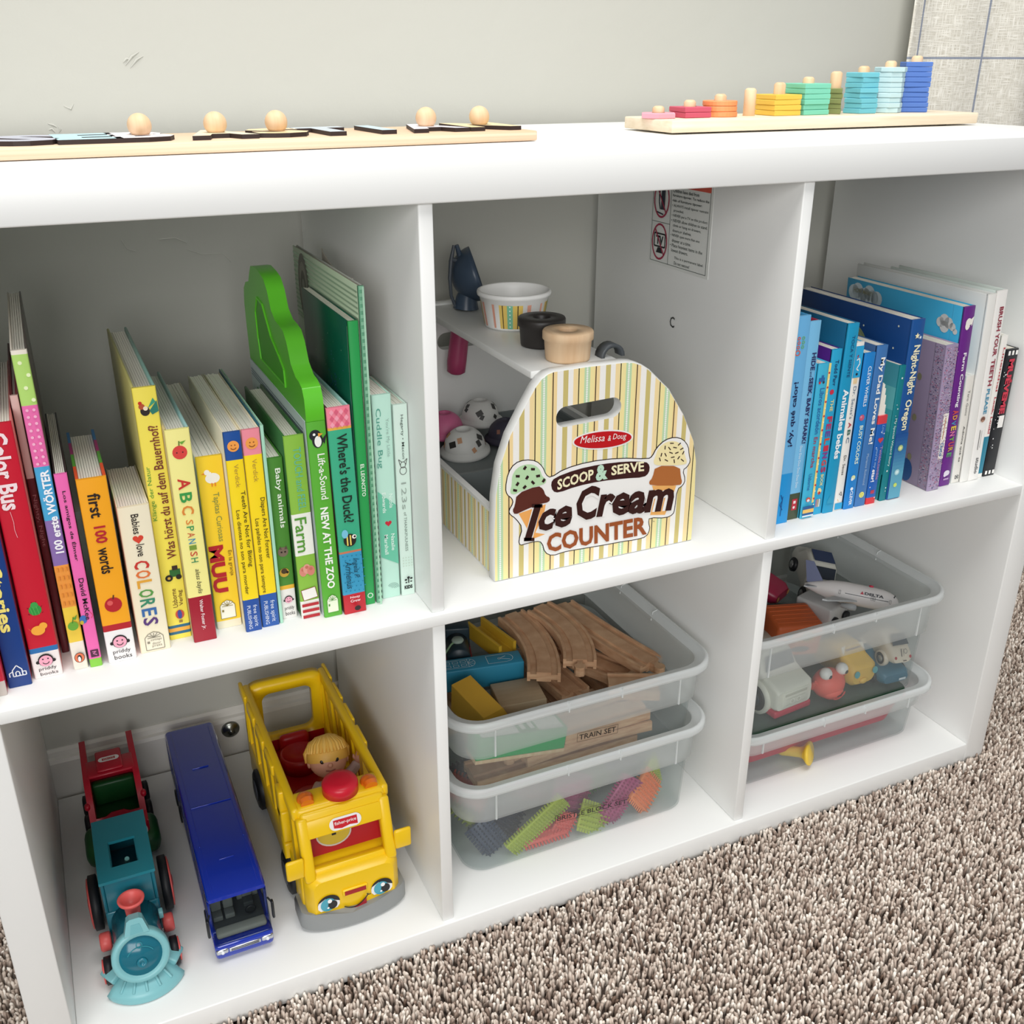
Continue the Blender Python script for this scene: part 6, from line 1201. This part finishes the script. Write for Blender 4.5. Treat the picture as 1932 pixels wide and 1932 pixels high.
# ---- vehicles in the bin
FC = .0640 + .002
def car_body(q, L_, W, secs, m, rad=.004):
    q.loft([secY(y, -w_ * W / 2, w_ * W / 2, z0, z1, rad) for y, w_, z0, z1 in secs], m)
def wheel(q, x, y, z, r_, w_, hub='9a9a9a'):
    q.lathe([(0, -w_ / 2), (r_ * .8, -w_ / 2), (r_, -w_ * .3), (r_, w_ * .3), (r_ * .8, w_ / 2), (0, w_ / 2)], (x, y, z), BK, 'x', 22); sx = 1 if x > 0 else -1
    q.lathe([(0, 0), (r_ * .55, 0), (r_ * .5, sx * .0006), (0, sx * .0012)], (x + sx * w_ / 2, y, z), mat(hub, .3, .6), 'x', 18)
def vehicle(label, c, rot, fn, cat='toy car', name='toy_car'):
    t = thing(name, label, cat, c, rot); fn(t); return t
def f_(t):   # chunky white car, front towards the room
    q = MB(); WHC = mat('e6e5d8', .45); W = .058
    car_body(q, .1, W, [(0, .90, .012, .036), (.003, .97, .0115, .041), (.022, 1, .0115, .046), (.03, .98, .0115, .05), (.036, .86, .0115, .064), (.042, .82, .0115, .07), (.085, .82, .0115, .068), (.09, .8, .0115, .062)], WHC, .005)
    for sx in (-1, 1): q.lathe([(.0165, -.006), (.021, -.006), (.0215, 0), (.021, .006), (.0165, .006)], (sx * .0265, .03, .018), WHC, 'x', 30)
    q.rbox(-.019, .021, -.0012, .001, .014, .0345, WHC, .001); q.rbox(-.016, .018, -.0016, -.0008, .029, .0325, mat('c9c8ba', .45), .0005)
    fr = Fr((0, -.0013, .021), (1, 0, 0), (0, 0, 1))
    for x in (-.004, .006): q.ring(fr, x, 0, .0036, .0036, .0009, mat('f4f3ea', .4), .0003); q.ring(fr, x, 0, .0016, .0016, .0006, mat('c9c8ba', .4), .0003)
    for z in (-.004, .004): q.rect(fr, -.014, .016, z, z + .0007, mat('cfcec2', .4), .0003)
    q.build('body', t); q = MB(); q.rbox(-.0285, .0285, -.0005, .09, .0025, .0112, mat('c2324a', .45), .002); q.build('chassis', t).__setitem__('label', 'rose red underbody')
    q = MB(); fr = Fr((0, .0295, .0465), (1, 0, 0), (0, .35, .93)); q.flat([(-.0225, .002), (.0225, .002), (.0195, .019), (-.0195, .019)], fr, mat('2d4250', .25), .004); q.build('windscreen', t)
    for sx in (-1, 1):
        for y in (.03, .076): q = MB(); wheel(q, sx * .029, y, .0165, .0165, .01, '3a4654'); q.build('wheel', t)
vehicle('chunky white toy car with rose red base behind the bin front', (.7915, .0665, FC), (0, 0, .10), f_)
def f_(t):   # salmon crab with googly eyes
    q = MB(); CR = mat('ee6455', .5); q.ball((0, 0, .018), .0205, CR, 28, (1.03, .85, .9)); q.ball((0, -.006, .011), .014, CR, 20, (1.1, .9, .75))
    q.build('body', t)
    for sx in (-1, 1):
        q = MB(); q.ball((sx * .0125, -.006, .0375), .0074, mat('f0eeea', .3), 18); q.ball((sx * .0125 + .001, -.0128, .0362), .0026, mat('1a1614', .3), 12, (1, .4, 1)); q.build('eye', t)
        q = MB(); q.tube([(sx * .017, .006, .012), (sx * .024, .004, .018), (sx * .022, -.002, .026)], [.003, .0036, .0024], CR, 8); q.build('claw', t)
    q = MB(); q.tube([(.0105 * math.sin(a), -.0172 - .0024 * math.cos(a * .8), .0125 - .0045 * math.cos(a * 1.3) + .0025 * math.sin(a)) for a in [-1.1 + 2.2 * i / 10 for i in range(11)]], [.0004] + [.0011] * 9 + [.0004], mat('c03f34', .5), 8)
    q.tube([(-.002, -.0187, .0098), (.003, -.019, .0102), (.007, -.0182, .0128)], [.0006, .0013, .0005], mat('4a1612', .5), 6); q.build('mouth', t)
vehicle('salmon pink rubber crab toy with big googly eyes', (.8535, .080, FC + .0005), (0, 0, .05), f_, 'toy animal', 'crab_toy')
def f_(t):
    q = MB(); YC = mat('ecc055', .55); car_body(q, .07, .042, [(0, .8, .008, .028), (.004, .95, .005, .034), (.02, 1, .004, .038), (.026, .92, .004, .047), (.055, .92, .004, .047), (.068, .9, .006, .034)], YC, .009); q.ball((-.001, -.001, .012), .0045, YC, 12, (1.3, .6, .9)); q.build('body', t)
    for x in (-.0135, .0145): q = MB(); q.disc(Fr((x, -.0012, .0235), (1, 0, 0), (0, .2, 1)), 0, 0, .0042, .0044, mat('58a9ae', .4), .0012); q.build('headlight', t)
    q = MB(); fr = Fr((0, .0235, .0385), (1, 0, 0), (0, .6, 1)); q.rect(fr, -.017, .017, .0, .009, mat('ece4d2', .4), .0022); q.rect(fr, -.012, .012, .003, .005, mat('7a5a4a', .4), .0026); q.build('windscreen', t)
vehicle('soft yellow toy car with two blue round headlights', (.9035, .0745, FC), (0, 0, .02), f_)
def f_(t):
    q = MB(); BC_ = mat('2f6d86', .3); car_body(q, .09, .044, [(0, .8, .005, .016), (.005, .95, .004, .019), (.03, 1, .004, .022), (.04, .85, .004, .032), (.06, .85, .004, .032), (.085, .95, .004, .022)], BC_, .006); q.build('body', t)
    for sx in (-1, 1):
        for y in (.018, .07): q = MB(); wheel(q, sx * .0215, y, .0085, .0085, .006); q.build('wheel', t)
    q = MB(); q.rect(Fr((0, -.0004, .009), (1, 0, 0), (0, 0, 1)), .004, .014, -.002, .001, mat('dfe6ea', .3), .0006); q.build('plate', t)
vehicle('dark teal toy car underneath the cream beetle', (.9440, .0625, FC), (0, 0, -.06), f_)
def f_(t):   # cream beetle, back towards the room
    q = MB(); CB = mat('ded2c0', .35); car_body(q, .075, .034, [(0, .72, .008, .018), (.004, .85, .006, .024), (.014, .95, .006, .031), (.02, .9, .006, .037), (.028, .86, .006, .041), (.045, .86, .006, .041), (.055, .92, .006, .028), (.07, .85, .006, .022), (.075, .7, .008, .017)], CB, .0075)
    for sx in (-1, 1):
        for y in (.018, .058): q.lathe([(.0075, -.003), (.0098, -.003), (.0102, 0), (.0098, .003), (.0075, .003)], (sx * .0155, y, .009), CB, 'x', 24)
    q.build('body', t); GLW = mat('4a545c', .15)
    q = MB(); fr = Fr((0, .0088, .0265), (1, 0, 0), (0, .75, 1)); q.flat([(-.0115, 0), (.0115, 0), (.0098, .0145), (-.0098, .0145)], fr, GLW, .0038)
    for sx in (-1, 1): f2 = Fr((sx * .0148, .035, .028), (0, -sx * 1, 0), (-sx * .1, 0, 1)); q.flat([(-.012, 0), (.013, 0), (.008, .0105), (-.006, .0105)], f2, GLW, .0007)
    q.build('windows', t)
    q = MB(); fr = Fr((0, -.0004, .013), (1, 0, 0), (0, .35, 1)); q.disc(fr, -.0105, .002, .0017, .0019, mat('b02a38', .3), .0012); q.disc(fr, .0105, .002, .0017, .0019, mat('b02a38', .3), .0012); q.rect(fr, -.0025, -.0015, .003, .0125, mat('2a2a32', .4), .0016); q.rect(fr, .0008, .0012, .003, .0125, mat('6a6a70', .4), .0016); q.ring(fr, .004, .009, .0024, .003, .0005, mat('6a6a70', .4), .0018); q.rect(fr, -.0005, .0045, -.003, -.0018, mat('5a4a44', .4), .0012); q.build('rear_decals', t)
    for sx in (-1, 1):
        for y in (.018, .058): q = MB(); wheel(q, sx * .0155, y, .0086, .0078, .0055, 'b5b5b2'); q.build('wheel', t)
vehicle('small cream beetle toy car with red tail lamps perched on another car', (.9500, .0625, FC + .0225), (-.12, .05, -.10), f_)
def f_(t):
    q = MB(); PW = mat('dcd9d8', .3); n = 26
    q.lathe([(0, -.056), (.004, -.0545), (.0075, -.051), (.0105, -.045), (.0126, -.036), (.0132, -.02), (.0132, .008), (.0115, .024), (.008, .038), (.004, .05), (.0018, .054), (0, .0545)], (0, 0, 0), PW, 'y', n); q.build('fuselage', t)
    WG = mat('aeb2b4', .35)
    for sx in (-1, 1):
        q = MB(); q.prism([(sx * .008, -.012), (sx * .058, .024), (sx * .058, .03), (sx * .03, .022), (sx * .008, .016)], Fr((0, 0, -.006), (1, 0, 0), (0, 1, 0)), -.0009, .0009, WG); q.build('wing', t, bevel=.0006)
        q = MB(); q.prism([(sx * .003, .036), (sx * .024, .05), (sx * .024, .054), (sx * .003, .05)], Fr((0, 0, .001), (1, 0, 0), (0, 1, 0)), -.0007, .0007, WG); q.build('tailplane', t, bevel=.0005)
        q = MB(); q.lathe([(0, -.009), (.0035, -.008), (.0042, -.003), (.003, .009), (0, .009)], (sx * .024, -.001, -.0125), WG, 'y', 16); q.build('engine', t)
    q = MB(); q.prism([(.03, .004), (.052, .004), (.058, .03), (.048, .03)], Fr((0, 0, 0), (0, 1, 0), (0, 0, 1)), -.0008, .0008, mat('2b3a6a', .35)); q.build('tail_fin', t, bevel=.0005)
    q = MB(); q.lathe([(0, 0), (.0028, 0), (.0026, .0018), (0, .0022)], (0, -.022, .0128), mat('c0304a', .35)); q.build('roof_button', t)
    q = MB(); e0 = .24; NVY = mat('33363e', .4)
    for sx in (-1, 1):
        N_ = Vector((sx * math.cos(e0), 0, math.sin(e0))); U_ = Vector((0, -sx * -1.0, 0)) if sx > 0 else Vector((0, -1, 0)); V_ = N_.cross(U_)
        fr = Fr(N_ * .0133, U_, V_); s_ = sx if sx > 0 else -1
        c = (lambda y: y) if sx > 0 else (lambda y: -y)
        a0, a1 = sorted((c(-.038), c(-.016))); q.text('DELTA', fr, a0, a1, .0005, .0038, NVY, .04, .0002)
        k = c(-.0105 if sx > 0 else -.0415); tri = [(c(-.0125) - .0021, .0005), (c(-.0125) + .0021, .0005), (c(-.0125), .004)]
        if sx < 0: tri = [(c(-.0132) - .0021, .0005), (c(-.0132) + .0021, .0005), (c(-.0132), .0042)]
        else: tri = [(c(-.0415) - .0021, .0005), (c(-.0415) + .0021, .0005), (c(-.0415), .0042)]
        q.flat(tri, fr, mat('b53045', .4), .0002); q.line(fr, [(c(-.044), -.0022), (c(.006), -.0022)], .0007, NVY, .0004)
        for y in (-.046, -.028, -.025, .012): q.line(fr, [(c(y) - .0009, -.0045), (c(y) + .0009, -.0045), (c(y) + .0009, .0), (c(y) - .0009, .0), (c(y) - .0009, -.0045)], .0003, NVY, .0005)
    q.tube([(-.006, -.0495, .0062), (0, -.0505, .0078), (.006, -.0495, .0062)], .0008, NVY, 6); q.build('livery', t)
vehicle('white toy passenger jet with airline lettering lying on top of the other vehicles', (.907, .120, .1730), (.05, .34, .79), f_, 'toy plane', 'toy_plane')
def f_(t):
    q = MB(); RC = mat('9c2244', .35); car_body(q, .09, .046, [(0, .75, .006, .018), (.006, .92, .004, .022), (.03, 1, .004, .026), (.038, .86, .004, .042), (.066, .86, .004, .044), (.074, .95, .004, .028), (.09, .85, .006, .024)], RC, .007); q.build('body', t)
    q = MB(); fr = Fr((0, .032, .03), (1, 0, 0), (0, .5, 1)); q.flat([(-.0155, 0), (.0155, 0), (.0135, .0125), (-.0135, .0125)], fr, mat('5a4a4c', .2), .0036); q.rect(Fr((0, .045, .0442), (1, 0, 0), (0, 1, 0)), -.012, .012, 0, .02, mat('d8cfcf', .4), .0003)
    for sx in (-1, 1): q.disc(Fr((sx * .014, -.0004, .0125), (1, 0, 0), (0, 0, 1)), 0, 0, .0034, .0034, mat('d8a05a', .3), .0006)
    q.build('windscreen', t)
    for sx in (-1, 1):
        for y in (.02, .07): q = MB(); wheel(q, sx * .022, y, .0095, .0095, .006); q.build('wheel', t)
vehicle('crimson red toy car at the back of the top bin', (.868, .196, .1300), (.12, .0, .45), f_)
def f_(t):
    q = MB(); OR = mat('c95f2e', .45); q.rbox(-.03, .03, -.024, .026, .006, .05, OR, .004, 2)
    for i in range(5): q.rbox(-.027, .027, -.015 + i * .008, -.0135 + i * .008, .0495, .0505, OR, .0004)
    q.build('body', t); q = MB(); fr = Fr((0, -.0243, .028), (1, 0, 0), (0, 0, 1)); q.rect(fr, -.003, .02, -.002, .016, mat('d88a4a', .4), .0003); q.disc(fr, .0095, .007, .0085, .0065, mat('8c8a4a', .4), .0005); q.disc(fr, .0095, .007, .005, .004, mat('4a4a34', .4), .0007)
    q.rect(fr, -.02, -.008, .003, .014, mat('e0a05a', .4), .0003); q.rect(fr, -.018, -.010, .006, .0125, mat('3c4450', .3), .0005); q.disc(fr, -.018, -.008, .008, .005, mat('22242a', .4), .0005); q.disc(fr, .004, -.011, .012, .004, mat('22242a', .4), .0004); q.build('printed_side', t)
    for sx in (-1, 1):
        for y in (-.012, .015): q = MB(); wheel(q, sx * .0285, y, .0075, .0075, .006); q.build('wheel', t)
vehicle('boxy burnt orange toy truck with printed side in the top bin', (.8315, .136, .1060), (.10, .05, -.22), f_, 'toy truck', 'toy_truck')
def f_(t):
    q = MB(); PC = mat('cfcfc6', .35); car_body(q, .095, .042, [(0, .8, .006, .018), (.006, .95, .004, .023), (.032, 1, .004, .027), (.042, .88, .004, .044), (.07, .88, .004, .046), (.08, .97, .004, .03), (.095, .9, .006, .026)], PC, .006); q.build('body', t)
    q = MB(); PG = mat('2e3542', .15); fr = Fr((0, .0335, .0295), (1, 0, 0), (0, .6, 1)); q.flat([(-.0155, 0), (.0155, 0), (.0138, .0155), (-.0138, .0155)], fr, PG, .0042); q.rect(Fr((0, .046, .0458), (1, 0, 0), (0, 1, 0)), -.0145, .0145, .0, .022, mat('24355a', .3), .0012)
    for sx in (-1, 1): q.flat([(-.016, 0), (.014, 0), (.009, .011), (-.012, .011)], Fr((sx * .0188, .056, .03), (0, -sx, 0), (-sx * .08, 0, 1)), PG, .0008)
    q.build('windows', t)
    for sx in (-1, 1):
        for y in (.02, .075): q = MB(); wheel(q, sx * .0205, y, .0095, .0095, .006); q.build('wheel', t)
vehicle('white toy police car with navy roof panel tipped behind the jet', (.915, .178, .1150), (.3, .25, -.35), f_)
def f_(t):
    q = MB(); q.rbox(-.02, .02, 0, .05, .004, .03, mat('c4c4c4', .3), .003); q.rbox(-.021, .021, -.001, .05, .0, .006, mat('26282c', .4), .001); q.build('body', t)
    for x in (-.012, .012): q = MB(); q.lathe([(0, -.002), (.006, -.002), (.0065, 0), (.006, .002), (0, .002)], (x, -.002, .012), BK, 'y', 18); q.build('wheel', t)
vehicle('grey and black toy loader half hidden under the jet wing', (.897, .122, .128), (.0, 0, .3), f_, 'toy truck', 'toy_truck')
# ---- low bin: red tray with a green lid, yellow pawn
t = thing('toy_tray', 'crimson red plastic tray with dark green lid in the low bin', 'tray', (.837, .179, .0018)); RT = mat('c11f3f', .4)
q = MB(); hx, hy = .125, .122
def tr_(o, z): return [(a, b_, z) for a, b_ in rr(0, 0, hx - o, hy - o, .02, 6)]
q.loft([tr_(.008, .014), tr_(.0, .047), tr_(-.004, .048), tr_(-.004, .0515)], RT); 
for sx in (-1, 1):
    for sy in (-1, 1): q.rbox(sx * .1 - .008, sx * .1 + .008, sy * .09 - .008, sy * .09 + .008, 0, .0145, RT, .002)
q.build('tray_body', t); q = MB(); q.loft([tr_(-.003, .0517), tr_(-.003, .0565)], mat('12502e', .35)); q.build('lid', t).__setitem__('label', 'dark green flat lid')
q = MB(); YP = mat('e8c440', .4); q.lathe([(0, -.021), (.0052, -.021), (.0065, -.017), (.0062, -.012), (.0062, .004), (.0075, .0085), (.0125, .0125), (.0142, .0145), (.0142, .0165), (.0125, .0175), (0, .0175)], (0, 0, 0), YP, 'z', 30)
tag(q.build('game_pawn', None, (.7985, .0590, .0158), (1.35, .1, .6)), 'yellow trumpet-shaped plastic piece lying in the low bin', 'toy')
